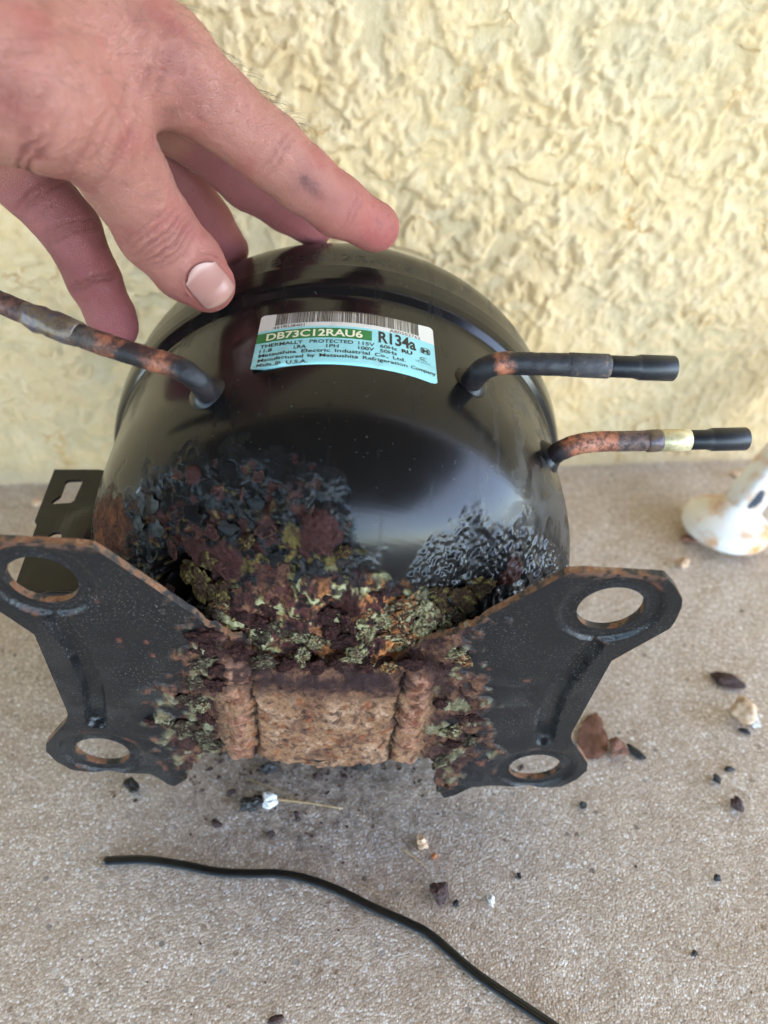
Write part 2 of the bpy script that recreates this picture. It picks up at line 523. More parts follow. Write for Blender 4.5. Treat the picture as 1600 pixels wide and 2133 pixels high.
def shell(s, th, off=0.0):
    """s mm of arc from the centre of the bottom, th degrees -> local metres (off mm along the normal)"""
    s = np.asarray(s, float)
    w = np.interp(s, arc, prof[:, 0]); r = np.interp(s, arc, prof[:, 1])
    w1 = np.interp(s + 0.6, arc, prof[:, 0]); r1 = np.interp(s + 0.6, arc, prof[:, 1])
    w2 = np.interp(s - 0.6, arc, prof[:, 0]); r2 = np.interp(s - 0.6, arc, prof[:, 1])
    dw, dr = w1 - w2, r1 - r2
    ln = np.hypot(dw, dr) + 1e-9
    nr, nw = dw / ln, -dr / ln
    c, sn = np.cos(np.radians(th)), np.sin(np.radians(th))
    r = r + nr * off; w = w + nw * off
    return np.stack([r * c, r * sn, -w], -1) / 1000.0, np.stack([nr * c, nr * sn, -nw], -1)

sA = np.concatenate([np.linspace(0.0, 118, 230), np.linspace(118.8, arc[np.searchsorted(prof[:, 0], 97.5)], 36)[0:],
                     np.arange(arc[np.searchsorted(prof[:, 0], 97.5)] + 0.35, arc[np.searchsorted(prof[:, 0], 121)], 0.35),
                     np.linspace(arc[np.searchsorted(prof[:, 0], 121)] + 0.3, arc[-1], 90)])
sA = np.unique(np.round(sA, 4))
tA = np.concatenate([np.linspace(-25, 205, 660, endpoint=False), np.linspace(205, 335, 80, endpoint=False)])
S, TH = np.meshgrid(sA, tA, indexing='ij')
S = S.ravel(); TH = TH.ravel()
P0, N0 = shell(S, TH)
Pm = P0 * 1000
tb = np.array([-180, -30, 20, 31.5, 39.7, 47, 55.4, 60.3, 64.5, 66, 68.9, 77.7, 85.3, 86.9, 91.1, 97, 102.9, 108.8, 115.8, 121.5, 129.3, 139.9, 157, 175, 210, 360])
sbt = np.array([90, 95, 108, 104, 97, 91, 87, 81, 73, 63, 55, 61.5, 67, 74, 82, 87.5, 92, 94.5, 99.5, 99, 99, 101.5, 115, 118, 100, 90], float)
sb = np.interp(TH, tb, sbt)
U = S * np.cos(np.radians(TH)); Vv = S * np.sin(np.radians(TH))
z1 = S < 135
n_b = np.zeros(len(S)); n_b[z1] = fbm(Pm[z1] / 9.0, 4)
d = sb + 9.0 * n_b - S + 1.5
m = sst(0, 4, d) * z1
Z = m > 0.001
pz = Pm[Z]
fz = fbm(pz / 11.0 + 3, 4); gzn = fbm(pz / 4.0 + 40, 4)
wF1, wF2, wid = worley(pz / 3.4 + 0.25 * np.stack([gzn, -gzn, fz], 1)); vF1, vF2, vid = worley(pz / 1.7)
lF1, lF2, lid = worley(pz / 9.0 + 0.35 * np.stack([fbm(pz / 5, 3), fbm(pz / 5 + 9, 3), fbm(pz / 5 + 21, 3)], 1))
th = TH[Z]; s_ = S[Z]; dm = d[Z]
blis = sst(92, 76, th) * sst(48, 58, s_)             # blistered glossy paint, right-hand side
blis = np.maximum(blis, sst(14, 3, dm) * np.where(th > 95, 0.35, 0.75))
crustz = sst(56, 44, s_ + 5 * gzn)                   # crust round the base-plate joint
flak = np.clip(1 - blis - crustz, 0, 1)
# relief (mm)
bsz = sst(-0.35, 0.35, fbm(pz / 8.0 + 55, 3))
bl_h = (1.15 * sst(0.80, 0.12, wF1) * bsz + 0.55 * sst(0.8, 0.1, vF1) * (1.2 - bsz) + 0.45 * gzn + 0.7 * fz) * sst(0, 15, dm) * 1.1
layer = lid * 2.6 - 0.9
edge_up = np.exp(-((lF2 - lF1) / 0.09) ** 2)
fk_h = (0.55 * layer * (1 - 0.65 * edge_up) + 0.75 * gzn + 0.35 * (0.5 - wF1) + 0.6 * (0.5 - vF1) + 1.0 * fz - 0.5) * sst(0, 18, dm)
cr_h = 2.0 * fz + 1.5 * gzn + 1.1 * (0.55 - wF1) + 0.7 * (0.5 - vF1) + 0.6
hz = blis * bl_h + flak * fk_h + crustz * cr_h
Uz, Vz = U[Z], Vv[Z]
def blob(u, v, r, k=0.35):
    dd = np.hypot(Uz - u, Vz - v) / r + k * gzn + 0.25 * fz
    return sst(1.15, 0.8, dd)
pit = blob(-50, 41, 10, 0.25)
patch = np.maximum(blob(-84, 46, 12, 0.3), blob(-92, 40, 11, 0.3))
mar = np.maximum.reduce([blob(-6, 65, 7, 0.4), blob(-49, 76, 3.0, 0.6), blob(-44, 52, 6), blob(-35, 52, 6), blob(6, 41, 5), blob(60, 47, 5)])
hz = hz - pit * 9.0 + mar * 1.2
hz = np.where(patch > 0, hz * (1 - patch) + patch * (0.5 + 0.5 * gzn), hz)
# colour (linear)
BK = np.array([0.008, 0.0078, 0.0075])
c = np.tile(BK, (len(pz), 1))
rg = np.full(len(pz), 0.20)
sel = (lid * 7.3) % 1.0
pn = fbm(pz / 6.0 + 70, 4); pn2 = fbm(pz / 2.2 + 90, 3); pn3 = fbm(pz / 8.0 + 130, 4)
deep = sst(5, 26, dm)
mk = flak * sst(0.14, 0.34, pn - 0.25 * (1 - deep))
c = mixc(c, (0.034, 0.013, 0.011), mk); rg = rg + 0.22 * mk
mk = flak * (sel > 0.80) * sst(-0.1, 0.15, pn2) * deep
c = mixc(c, (0.062, 0.023, 0.017), mk); rg = rg + 0.25 * mk
mk = flak * sst(0.32, 0.50, pn3 + 0.35 * pn2) * sst(78, 60, s_)
c = mixc(c, (0.085, 0.062, 0.018), mk); rg = rg + 0.3 * mk
mk = flak * sst(0.12, 0.02, lF2 - lF1) * sst(0.15, 0.35, pn2) * deep
c = mixc(c, (0.13, 0.095, 0.028), 0.7 * mk)
# crust
cc = np.tile(np.array([0.045, 0.020, 0.016]), (len(pz), 1))
cc = mixc(cc, (0.16, 0.075, 0.040), sst(-0.05, 0.15, pn))
cc = mixc(cc, (0.075, 0.026, 0.022), sst(0.05, 0.2, pn2))
lf = 0.30 * sst(100, 70, th) + 0.05
cc = mixc(cc, (0.44, 0.17, 0.055), sst(0.26, 0.4, pn + lf * 0.35) * sst(110, 80, th))
cc = mixc(cc, (0.27, 0.23, 0.085), sst(0.22, 0.36, pn3 + 0.3 * pn2 + lf * 0.5))
cc = mixc(cc, (0.36, 0.34, 0.19), sst(0.41, 0.54, pn3 + 0.6 * pn2 + lf * 0.5))
cc = mixc(cc, (0.010, 0.009, 0.009), sst(0.15, 0.28, -pn2 - 0.3 * pn) * 0.8)
c = c * (1 - crustz[:, None]) + cc * crustz[:, None]; rg = rg * (1 - crustz) + 0.75 * crustz
c = mixc(c, (0.036, 0.0125, 0.0105), mar); rg = rg * (1 - mar) + 0.55 * mar
c = mixc(c, (0.085, 0.036, 0.020), patch); c = mixc(c, (0.045, 0.018, 0.012), patch * sst(0.0, 0.25, pn2)); c = mixc(c, (0.14, 0.055, 0.025), patch * sst(0.15, 0.4, pn)); rg = rg * (1 - patch) + 0.85 * patch
c = mixc(c, (0.006, 0.005, 0.004), pit * 0.9); rg = rg + 0.4 * pit
glossy = blis * (1 - crustz)
rg = rg * (1 - glossy) + 0.27 * glossy
col = np.tile(BK * 0.6, (len(S), 1)); rgh = np.full(len(S), 0.20); cor = np.zeros(len(S)); hh = np.zeros(len(S))
# dusty rubbed film on the right flank
dz = (TH > 5) & (TH < 75) & (S > 70) & (S < 165)
pd = Pm[dz]
st = fbm(np.stack([TH[dz] / 5.0, S[dz] / 16.0, 0 * TH[dz]], 1) + 0.8 * fbm(pd / 14, 2)[:, None], 5)
mk = 0.75 * sst(-0.35, 0.7, st) * sst(66, 45, TH[dz]) * sst(80, 100, S[dz]) * sst(165, 140, S[dz])
col[dz] = mixc(col[dz], (0.085, 0.076, 0.064), 0.75 * mk); rgh[dz] += 0.35 * mk
mZ = m[Z]
hh[Z] = hz * mZ
col[Z] = col[Z] * (1 - mZ[:, None]) + c * mZ[:, None]
rgh[Z] = rgh[Z] * (1 - mZ) + rg * mZ
pnt_z = np.clip(1 - (c.max(1) - 0.008) / 0.02, 0, 1)
cor[Z] = mZ * (1 - 0.75 * glossy) * (1 - 0.65 * pnt_z)
# slight scuffs and orange peel waviness on good paint
rgh += 0.07 * np.clip(fbm(Pm / 25.0, 3), -1, 1) + 0.10 * sst(0.25, 0.6, fbm(Pm / np.array([6.0, 40.0, 40.0]) + 12, 4))
PH = P0 + N0 * (hh / 1000)[:, None]
nT = len(tA)
Fh = grid_faces(len(sA), nT, True)
hull = link_mesh('shell', PH, Fh, M['hull'], comp, col=col, attrs={'Rgh': np.clip(rgh, 0.05, 1), 'Cor': cor})
hull['label'] = 'glossy black round shell, paint blistered and rusted towards the base plate'

# ---- stamped number on the lid, weld collars
def text_mesh(body, bold=0.0, extrude=0.0, space=1.0):
    cu = bpy.data.curves.new('t', 'FONT')
    cu.body = body; cu.size = 1.0; cu.offset = bold; cu.extrude = extrude; cu.space_character = space
    cu.resolution_u = 3
    o = bpy.data.objects.new('t', cu); COL.objects.link(o)
    dg = bpy.context.evaluated_depsgraph_get(); dg.update()
    me = bpy.data.meshes.new_from_object(o.evaluated_get(dg))
    V = np.zeros(len(me.vertices) * 3); me.vertices.foreach_get('co', V); V = V.reshape(-1, 3)
    F = [tuple(p.vertices) for p in me.polygons]
    bpy.data.objects.remove(o); bpy.data.curves.remove(cu); bpy.data.meshes.remove(me)
    return V, F
def s_of_w(w):
    return np.interp(w, prof[:, 0], arc)

# ---- paper label on the shell: u 0..1 left to right, v 0..1 top to bottom
L_T0, L_T1, L_S0, L_S1 = 108.9, 71.4, 155.3, 122.0
LW, LH = (L_T0 - L_T1) * math.pi / 180 * 93.2, (L_S0 - L_S1)
def lab(u, v, off):
    lift = 0.9 * np.clip((v - 0.80) / 0.2, 0, 1) ** 2 * np.clip((0.22 - u) / 0.22, 0, 1)
    lift = lift + 0.35 * np.exp(-((u - 0.16) / 0.02) ** 2) * np.clip((v - 0.6) / 0.4, 0, 1) + 0.10 * np.sin(u * 21) * np.clip(v - 0.75, 0, 1)
    th = L_T0 + (L_T1 - L_T0) * u
    s = L_S0 + (L_S1 - L_S0) * v
    return shell(s, th, off + lift)[0]
rr = 1.6
outl = []
for cx_, cy_, a0 in ((rr, rr, 180), (LW - rr, rr, 270), (LW - rr, LH - rr, 0), (rr, LH - rr, 90)):
    for k in range(7):
        an = math.radians(a0 + 15 * k)
        outl.append((cx_ + rr * math.cos(an), cy_ + rr * math.sin(an)))
pts = list(outl)
for x in np.arange(1.2, LW - 0.5, 1.2):
    for y in np.arange(1.2, LH - 0.5, 1.5):
        if not ((x < rr or x > LW - rr) and (y < rr or y > LH - rr)):
            pts.append((x, y))
res = delaunay_2d_cdt([Vector(p) for p in pts], [(i, (i + 1) % len(outl)) for i in range(len(outl))], [], 1, 1e-6)
LV = np.array([tuple(v) for v in res[0]])
u_, v_ = LV[:, 0] / LW, LV[:, 1] / LH
def mat_label():
    mm = NT('printed_paper')
    u = mm.attr('lu'); v = mm.attr('lv')
    st = lambda x, t: mm.math('GREATER_THAN', x, t)
    c = mm.mix(st(v, 0.315), srgb(224, 219, 205), srgb(150, 214, 214))
    box = mm.math('MULTIPLY', mm.math('MULTIPLY', st(v, 0.355), mm.math('SUBTRACT', 1.0, st(v, 0.535))), mm.math('SUBTRACT', 1.0, st(u, 0.635)))
    c = mm.mix(box, c, srgb(38, 122, 58))
    gr = mm.ramp(mm.noise(150, 5, 0.6), [(0.55, 0.0), (0.8, 0.35)])
    c = mm.mix(gr, c, srgb(150, 140, 118))
    return mm.fin(c, 0.42, mm.bump(mm.noise(180, 3, 0.6), 0.0003, 0.3))
M['label'] = mat_label()
M['ink'] = mat_noise('black_ink', [(0.3, (0.012, 0.012, 0.012)), (0.8, (0.03, 0.03, 0.03))], 400, 0.45)
M['cream'] = mat_noise('cream_ink', [(0.3, srgb(232, 230, 190)), (0.8, srgb(240, 238, 205))], 400, 0.45)
M['grey_ink'] = mat_noise('worn_grey_ink', [(0.3, srgb(96, 128, 128)), (0.8, srgb(120, 150, 150))], 400, 0.45)
label = link_mesh('label', lab(u_, v_, 0.12), [tuple(f) for f in res[2]], M['label'], comp, attrs={'lu': u_, 'lv': v_})
label['label'] = 'white and turquoise printed rating label with barcode'
def put_text(name, items, mat, off=0.2):
    VV, FF = [], []
    for body, u0, u1, v0, v1, bold in items:
        V, F = text_mesh(body, bold)
        lo = V.min(0); hi = V.max(0)
        x = (V[:, 0] - lo[0]) / (hi[0] - lo[0]); y = (V[:, 1] - lo[1]) / (hi[1] - lo[1])
        n0 = sum(len(k) for k in VV)
        VV.append(lab(u0 + (u1 - u0) * x, v1 + (v0 - v1) * y, off))
        FF += [tuple(i + n0 for i in f) for f in F]
    return link_mesh(name, np.vstack(VV), FF, mat, label, smooth=False)
put_text('lettering', [
    ('451RU8401', 0.085, 0.262, 0.262, 0.312, 0.0),
    ('AB0502762', 0.735, 0.915, 0.262, 0.312, 0.0),
    ('R134a', 0.672, 0.885, 0.335, 0.545, 0.03),
    ('THERMALLY', 0.030, 0.265, 0.572, 0.632, 0.015), ('PROTECTED', 0.300, 0.535, 0.572, 0.632, 0.015), ('115V', 0.562, 0.650, 0.572, 0.632, 0.015), ('60Hz', 0.680, 0.775, 0.572, 0.632, 0.015),
    ('11.8', 0.030, 0.100, 0.655, 0.715, 0.015), ('LRA', 0.218, 0.285, 0.655, 0.715, 0.015), ('1PH', 0.392, 0.458, 0.655, 0.715, 0.015), ('100V', 0.562, 0.648, 0.655, 0.715, 0.015), ('50Hz', 0.680, 0.775, 0.655, 0.715, 0.015),
    ('Matsushita', 0.030, 0.235, 0.735, 0.792, 0.015), ('Electric', 0.262, 0.415, 0.735, 0.792, 0.015), ('Industrial', 0.440, 0.625, 0.735, 0.792, 0.015), ('Co.,', 0.652, 0.725, 0.735, 0.800, 0.015), ('Ltd.', 0.750, 0.820, 0.735, 0.792, 0.015),
    ('Manufactured', 0.030, 0.275, 0.818, 0.875, 0.015), ('by', 0.298, 0.338, 0.818, 0.888, 0.015), ('Matsushita', 0.360, 0.565, 0.818, 0.875, 0.015), ('Refrigeration', 0.588, 0.830, 0.818, 0.888, 0.015), ('Company', 0.850, 0.992, 0.818, 0.892, 0.015),
    ('Made', 0.030, 0.110, 0.905, 0.962, 0.015), ('in', 0.132, 0.160, 0.905, 0.962, 0.015), ('U.S.A.', 0.188, 0.300, 0.905, 0.962, 0.015),
    ('RU', 0.800, 0.862, 0.575, 0.640, 0.05), ('M', 0.922, 0.960, 0.455, 0.535, 0.03)], M['ink'])
put_text('lettering', [('DB73C12RAU6', 0.055, 0.585, 0.378, 0.512, 0.028)], M['cream'])
put_text('lettering', [('LR36325', 0.880, 0.965, 0.695, 0.728, 0.0), ('SA', 0.910, 0.935, 0.632, 0.672, 0.02), ('C', 0.902, 0.945, 0.618, 0.686, 0.0)], M['grey_ink'])
# emblem ring round the M
def ring_strip(name, cu_, cv_, hw, hh_, thick, mat):
    P = []
    for an in np.linspace(0, 2 * np.pi, 40, endpoint=False):
        cx_, sx_ = np.cos(an), np.sin(an)
        k = (abs(cx_) ** 4 + abs(sx_) ** 4) ** -0.25
        P.append((cx_ * k, sx_ * k))
    P = np.array(P)
    o = np.stack([cu_ + P[:, 0] * hw / LW, cv_ + P[:, 1] * hh_ / LH], 1)
    i = np.stack([cu_ + P[:, 0] * (hw - thick) / LW, cv_ + P[:, 1] * (hh_ - thick) / LH], 1)
    Q = np.vstack([o, i]); n = len(P)
    F = [(k, (k + 1) % n, n + (k + 1) % n, n + k) for k in range(n)]
    return link_mesh(name, lab(Q[:, 0], Q[:, 1], 0.2), F, mat, label, smooth=False)
ring_strip('emblem', 0.941, 0.495, 1.75, 1.85, 0.30, M['ink'])
# barcode
bV, bF = [], []
x = 0.095
brng = random.Random(5)
while x < 0.905:
    wbar = brng.choice([0.0022, 0.0022, 0.0022, 0.0048, 0.0048])
    k = len(bV)
    for uu, vv in ((x, 0.02), (x + wbar, 0.02), (x + wbar, 0.245), (x, 0.245)):
        bV.append((uu, vv))
    bF.append((k, k + 1, k + 2, k + 3))
    x += wbar + brng.choice([0.0028, 0.0028, 0.0028, 0.0056])
bV = np.array(bV)
link_mesh('barcode', lab(bV[:, 0], bV[:, 1], 0.2), bF, M['ink'], label, smooth=False)
# stamped number
V, F = text_mesh('DB73C12RAU6', 0.0, 0.04, 1.2)
lo = V.min(0); hi = V.max(0)
xx = (V[:, 0] - lo[0]) / (hi[0] - lo[0]); yy = (V[:, 1] - lo[1]) / (hi[1] - lo[1])
sp_, _ = shell(s_of_w(122.5) + yy * 5.0, 112 - 36 * xx, 0.18 * (V[:, 2] > 0) - 0.1)
link_mesh('stamped_number', sp_, F, M['black'], hull, smooth=False)

# ---- pipes
def mat_pipe(name, bands, seed, rough=0.5):
    """patchy soot, copper and braze along the pipe; attribute 't' runs 0..1 along it"""
    mm = NT(name)
    t = mm.attr('t')
    nz = mm.noise(150, 6, 0.7); n2 = mm.noise(330, 6, 0.72); n3 = mm.noise(60, 4, 0.6)
    tt = mm.math('ADD', t, mm.math('MULTIPLY', mm.math('SUBTRACT', nz, 0.5), 0.22))
    c = mm.ramp(tt, bands)
    soot = mm.ramp(n2, [(0.45, 0.0), (0.58, 1.0)])
    c = mm.mix(mm.math('MULTIPLY', soot, 0.75), c, (0.012, 0.011, 0.012))
    sh = mm.ramp(n3, [(0.45, 0.0), (0.7, 0.5)])
    c = mm.mix(sh, c, (0.10, 0.045, 0.040))
    mm.b.inputs['Metallic'].default_value = 0.25
    return mm.fin(c, mm.ramp(n2, [(0.3, rough - 0.15), (0.7, rough + 0.2)]), mm.bump(mm.math('ADD', nz, n2), 0.0005, 0.6))
BLK = (0.011, 0.0105, 0.011); COP = (0.46, 0.16, 0.08); BRN = (0.10, 0.045, 0.032); OLD = (0.20, 0.085, 0.05)
M['pipe1'] = mat_pipe('sooty_copper', [(0.0, BLK), (0.34, BLK), (0.42, COP), (0.50, BLK), (0.56, BLK), (0.6, COP), (0.66, (0.09, 0.075, 0.055)), (0.78, (0.10, 0.05, 0.045)), (0.9, OLD), (1.0, OLD)], 1)
M['pipe2'] = mat_pipe('burnt_copper', [(0.0, BRN), (0.12, BLK), (0.40, BLK), (0.47, COP), (0.54, BLK), (0.8, (0.03, 0.028, 0.03)), (0.9, (0.05, 0.04, 0.038)), (1.0, BLK)], 2)
M['pipe3'] = mat_pipe('bare_copper', [(0.0, BLK), (0.36, BLK), (0.46, COP), (0.6, (0.52, 0.22, 0.13)), (0.76, COP), (0.80, (0.16, 0.10, 0.08)), (1.0, (0.16, 0.10, 0.08))], 3)
M['brass'] = mat_noise('pale_brazing_alloy', [(0.3, srgb(176, 160, 112)), (0.55, srgb(222, 208, 164)), (0.8, srgb(196, 176, 128))], 260, 0.38, 900, 0.0003, 0.35)
M['braze'] = mat_noise('lumpy_braze', [(0.3, srgb(64, 48, 46)), (0.5, srgb(110, 92, 72)), (0.62, srgb(84, 76, 84)), (0.8, srgb(110, 74, 52))], 220, 0.35, 700, 0.0004, 0.3)
def pipe(pathw, rad, mat, n=64, bumps=0.0):
    P = spline(loc(np.array(pathw)), n)
    V, F = tube_geo(P, rad, 24, up=(0.1, 0.3, 1))
    t = np.repeat(np.linspace(0, 1, len(P)), 24)
    if bumps:
        ctr = np.repeat(P, 24, axis=0)
        nn = V - ctr
        V = ctr + nn * (1 + bumps * fbm(V * 400, 3))[:, None]
    o = link_mesh('tube', V, F, mat, comp, attrs={'t': t})
    return o, P
def collar(th, s, r, parent):
    """weld fillet where a tube enters the shell"""
    p, nrm = shell(np.array([s]), th, 0.1)
    p, nrm = p[0], nrm[0]
    a1 = np.cross(nrm, (0, 0, 1)); a1 /= np.linalg.norm(a1); a2 = np.cross(nrm, a1)
    V = []
    tt = np.linspace(0, 2 * np.pi, 32, endpoint=False)
    prf = [(1.75, -0.5), (1.55, 0.10), (1.25, 0.32), (1.06, 0.55), (0.9, 0.6)]
    for k, hgt_ in prf:
        for i, an in enumerate(tt):
            kk = k * (1 + 0.03 * math.sin(3 * an))
            V.append(p + (a1 * math.cos(an) + a2 * math.sin(an)) * r * kk + nrm * r * hgt_)
    link_mesh('weld_collar', np.array(V), grid_faces(len(prf), 32, True), M['black'], parent)
def rings(path_from, path_dir, prfl, name, mat, parent, n=32, wob=0.0):
    """turned piece: prfl = (distance, radius) along an axis, local frame"""
    ax = path_dir / np.linalg.norm(path_dir)
    a1 = np.cross(ax, (0, 0, 1)); a1 /= np.linalg.norm(a1); a2 = np.cross(ax, a1)
    tt = np.linspace(0, 2 * np.pi, n, endpoint=False)
    V = []
    for dd, r in prfl:
        for an in tt:
            V.append(path_from + ax * dd + (a1 * math.cos(an) + a2 * math.sin(an)) * r)
    V = np.array(V)
    if wob:
        ctr = path_from + np.outer((V - path_from) @ ax, ax)
        V = ctr + (V - ctr) * (1 + wob * fbm(V * 260, 3))[:, None]
    F = [tuple(f) for f in grid_faces(len(prfl), n, True)]
    F.append(tuple((len(prfl) - 1) * n + k for k in range(n)))
    F.append(tuple(range(n))[::-1])
    return link_mesh(name, V, F, mat, parent)
def rubber_cap(p, dvec, r0, r1, l0, l1, parent):
    c0 = 0.0006
    o = rings(p - dvec / np.linalg.norm(dvec) * 0.004, dvec, [(0, r0 * 0.9), (0, r0), (0.004 + l0 - 0.001, r0), (0.004 + l0, r0 + 0.0003), (0.004 + l0 + 0.0003, r1 - 0.0004), (0.004 + l0 + 0.0010, r1), (0.004 + l0 + l1 - c0, r1), (0.004 + l0 + l1 - c0 / 3, r1 - c0 / 3), (0.004 + l0 + l1, r1 - c0)], 'rubber_cap', M['rubber'], parent, 36)
    return o
# left pipe: leaves the shell, bends and runs out of the picture to the left
b1 = shell(np.array([118.5]), 118.3, -3.0)[0][0]
b1w = np.array(LM) @ np.append(b1, 1); b1w = b1w[:3]
t1, P1 = pipe([b1w, at(427, 812, 0.2395), at(408, 790, 0.2345), at(375, 768, 0.2325), at(320, 750, 0.2335), at(250, 728, 0.2355), at(170, 700, 0.238), at(60, 655, 0.2415), at(-60, 605, 0.245), at(-200, 550, 0.249)], 0.0036, M['pipe1'], 90, 0.06)
t1['label'] = 'sooty copper tube with a lumpy brazed joint, running out to the left'
collar(118.3, 118.5, 0.0041, t1)
jA = loc(at(170, 700, 0.238))[0]; jB = loc(at(60, 655, 0.2415))[0]
jd = jB - jA
sleeve = rings(jA, jd, [(0.001, 0.0036), (0.0012, 0.0040), (0.006, 0.0042), (0.0105, 0.0042), (0.0125, 0.0040), (0.0155, 0.0044), (0.0185, 0.0039), (0.021, 0.0036)], 'brazed_joint', M['braze'], t1, 32, 0.16)
# right upper pipe
b2 = shell(np.array([132.2]), 62.8, -3.0)[0][0]
b2w = (np.array(LM) @ np.append(b2, 1))[:3]
t2, P2 = pipe([b2w, at(984, 793, 0.2555), at(1003, 772, 0.2500), at(1035, 758, 0.2480), at(1080, 757, 0.2485), at(1150, 759, 0.2495), at(1210, 761, 0.2505), at(1268, 763, 0.2515)], 0.0037, M['pipe2'], 80, 0.05)
t2['label'] = 'blackened copper tube bent to the right, upper of the two capped stubs'
collar(62.8, 132.2, 0.0041, t2)
e2 = P2[-1]; d2 = P2[-1] - P2[-6]
rings(e2 - d2 / np.linalg.norm(d2) * 0.0135, d2, [(0, 0.0037), (0.0001, 0.0039), (0.006, 0.00395), (0.0130, 0.00395), (0.0133, 0.0039), (0.0134, 0.0033)], 'brazed_sleeve', mat_noise('sooty_sleeve', [(0.3, (0.02, 0.018, 0.019)), (0.55, (0.05, 0.045, 0.045)), (0.64, srgb(120, 100, 84)), (0.72, srgb(214, 194, 164)), (0.8, (0.05, 0.045, 0.045))], 150, 0.6, 900, 0.0004), t2, 32, 0.05)
rubber_cap(e2, d2, 0.0036, 0.0042, 0.0095, 0.0130, t2)
# right lower pipe
b3 = shell(np.array([131.1]), 35.1, -3.0)[0][0]
b3w = (np.array(LM) @ np.append(b3, 1))[:3]
t3, P3 = pipe([b3w, at(1150, 949, 0.2795), at(1170, 938, 0.2765), at(1205, 925, 0.2750), at(1250, 920, 0.2750), at(1300, 919, 0.2755), at(1352, 918, 0.2760)], 0.0037, M['pipe3'], 72, 0.035)
t3['label'] = 'bright copper tube with a pale brazed band, lower of the two capped stubs'
collar(35.1, 131.1, 0.0041, t3)
e3 = P3[-1]; d3 = P3[-1] - P3[-6]; d3n = d3 / np.linalg.norm(d3)
rings(e3 - d3n * 0.001, d3, [(0, 0.0037), (0.0004, 0.0040), (0.0020, 0.0041), (0.0045, 0.0041), (0.0052, 0.0039)], 'braze_ring', M['braze'], t3, 32, 0.06)
rings(e3 + d3n * 0.0042, d3, [(0, 0.0036), (0.0001, 0.0039), (0.005, 0.0040), (0.0053, 0.0041), (0.0104, 0.0040), (0.0106, 0.0037)], 'brass_band', M['brass'], t3, 32, 0.012)
rubber_cap(e3 + d3n * 0.0146, d3, 0.0036, 0.0042, 0.0075, 0.0140, t3)

# ---- terminal-cover bracket on the left flank: sheet with a slot, a hole and a folded foot
def sheet(name, outline, holes, fn, thick, mat, parent, step=1.5, edge=None):
    """outline / holes in mm (2-D); fn maps 2-D mm -> 3-D mm; thick mm along fn's normal axis index 2 of its own output"""
    pts = list(outline); eds = [(i, (i + 1) % len(outline)) for i in range(len(outline))]
    for hpts in holes:
        k = len(pts); pts += list(hpts); eds += [(k + i, k + (i + 1) % len(hpts)) for i in range(len(hpts))]
    O = np.array(outline)
    def inside(poly, p):
        x, y = p; c = False; n = len(poly)
        for i in range(n):
            x1, y1 = poly[i]; x2, y2 = poly[i - 1]
            if (y1 > y) != (y2 > y) and x < (x2 - x1) * (y - y1) / (y2 - y1) + x1: c = not c
        return c
    for x in np.arange(O[:, 0].min() + step / 2, O[:, 0].max(), step):
        for y in np.arange(O[:, 1].min() + step / 2, O[:, 1].max(), step):
            if inside(outline, (x, y)) and not any(inside(hp, (x, y)) for hp in holes):
                dm_ = min(np.min(np.hypot(*(np.array(q_) - (x, y)).T)) for q_ in [outline] + holes)
                if dm_ > step * 0.45: pts.append((x, y))
    r_ = delaunay_2d_cdt([Vector(p) for p in pts], eds, [], 1, 1e-7)
    V2 = np.array([tuple(v) for v in r_[0]])
    T = [tuple(f) for f in r_[2]]
    T = [f for f in T if not any(inside(hp, tuple(V2[list(f)].mean(0))) for hp in holes)]
    return V2, T
def solid(V2, T, top, bot):
    """front surface top, back surface bot, rim between"""
    n = len(V2)
    F = [f for f in T] + [tuple(n + i for i in f[::-1]) for f in T]
    cnt = {}
    for f in T:
        for i in range(3):
            e = (f[i], f[(i + 1) % 3]); cnt[e] = cnt.get(e, 0) + 1
    rim = [(e[0], n + e[0], n + e[1], e[1]) for e in cnt if (e[1], e[0]) not in cnt]
    return np.vstack([top, bot]), F + rim, [0] * (2 * len(T)) + [1] * len(rim)
bo = [(-117.5, 94), (-99, 94), (-93, 92.5), (-88, 91), (-88, 30), (-113, 29), (-114.2, 50), (-114.8, 62), (-116.2, 64)]
slot = [(-110.0, 87.5), (-104.8, 87.8), (-103.9, 86.6), (-104.2, 75.5), (-105.3, 74.2), (-112.2, 73.6), (-113.0, 74.6), (-110.5, 78.5), (-110.8, 86.2)]
rh = [(-106.0 + 2.7 * math.cos(t), 55.5 + 2.7 * math.sin(t)) for t in np.linspace(0, 2 * np.pi, 18, endpoint=False)]
V2, T = sheet('b', bo, [slot, rh], None, 1.2, None, None, 2.2)
def br(V2, dy):
    x, w = V2[:, 0], V2[:, 1]
    emb = 1.6 * np.exp(-(((x + 97) / 7) ** 2 + ((w - 60) / 10) ** 2) ** 2)
    slot_d = 0
    y = 10.0 + 0.08 * (x + 105) + emb - dy
    return np.stack([x, y, -w], 1) / 1000
Vb, Fb, mi = solid(V2, T, br(V2, 0), br(V2, 1.3))
brk = link_mesh('terminal_bracket', Vb, Fb, None, comp, smooth=False, mats=[M['black'], M['black']], mat_idx=mi)
brk['label'] = 'black folded sheet bracket with a slot'
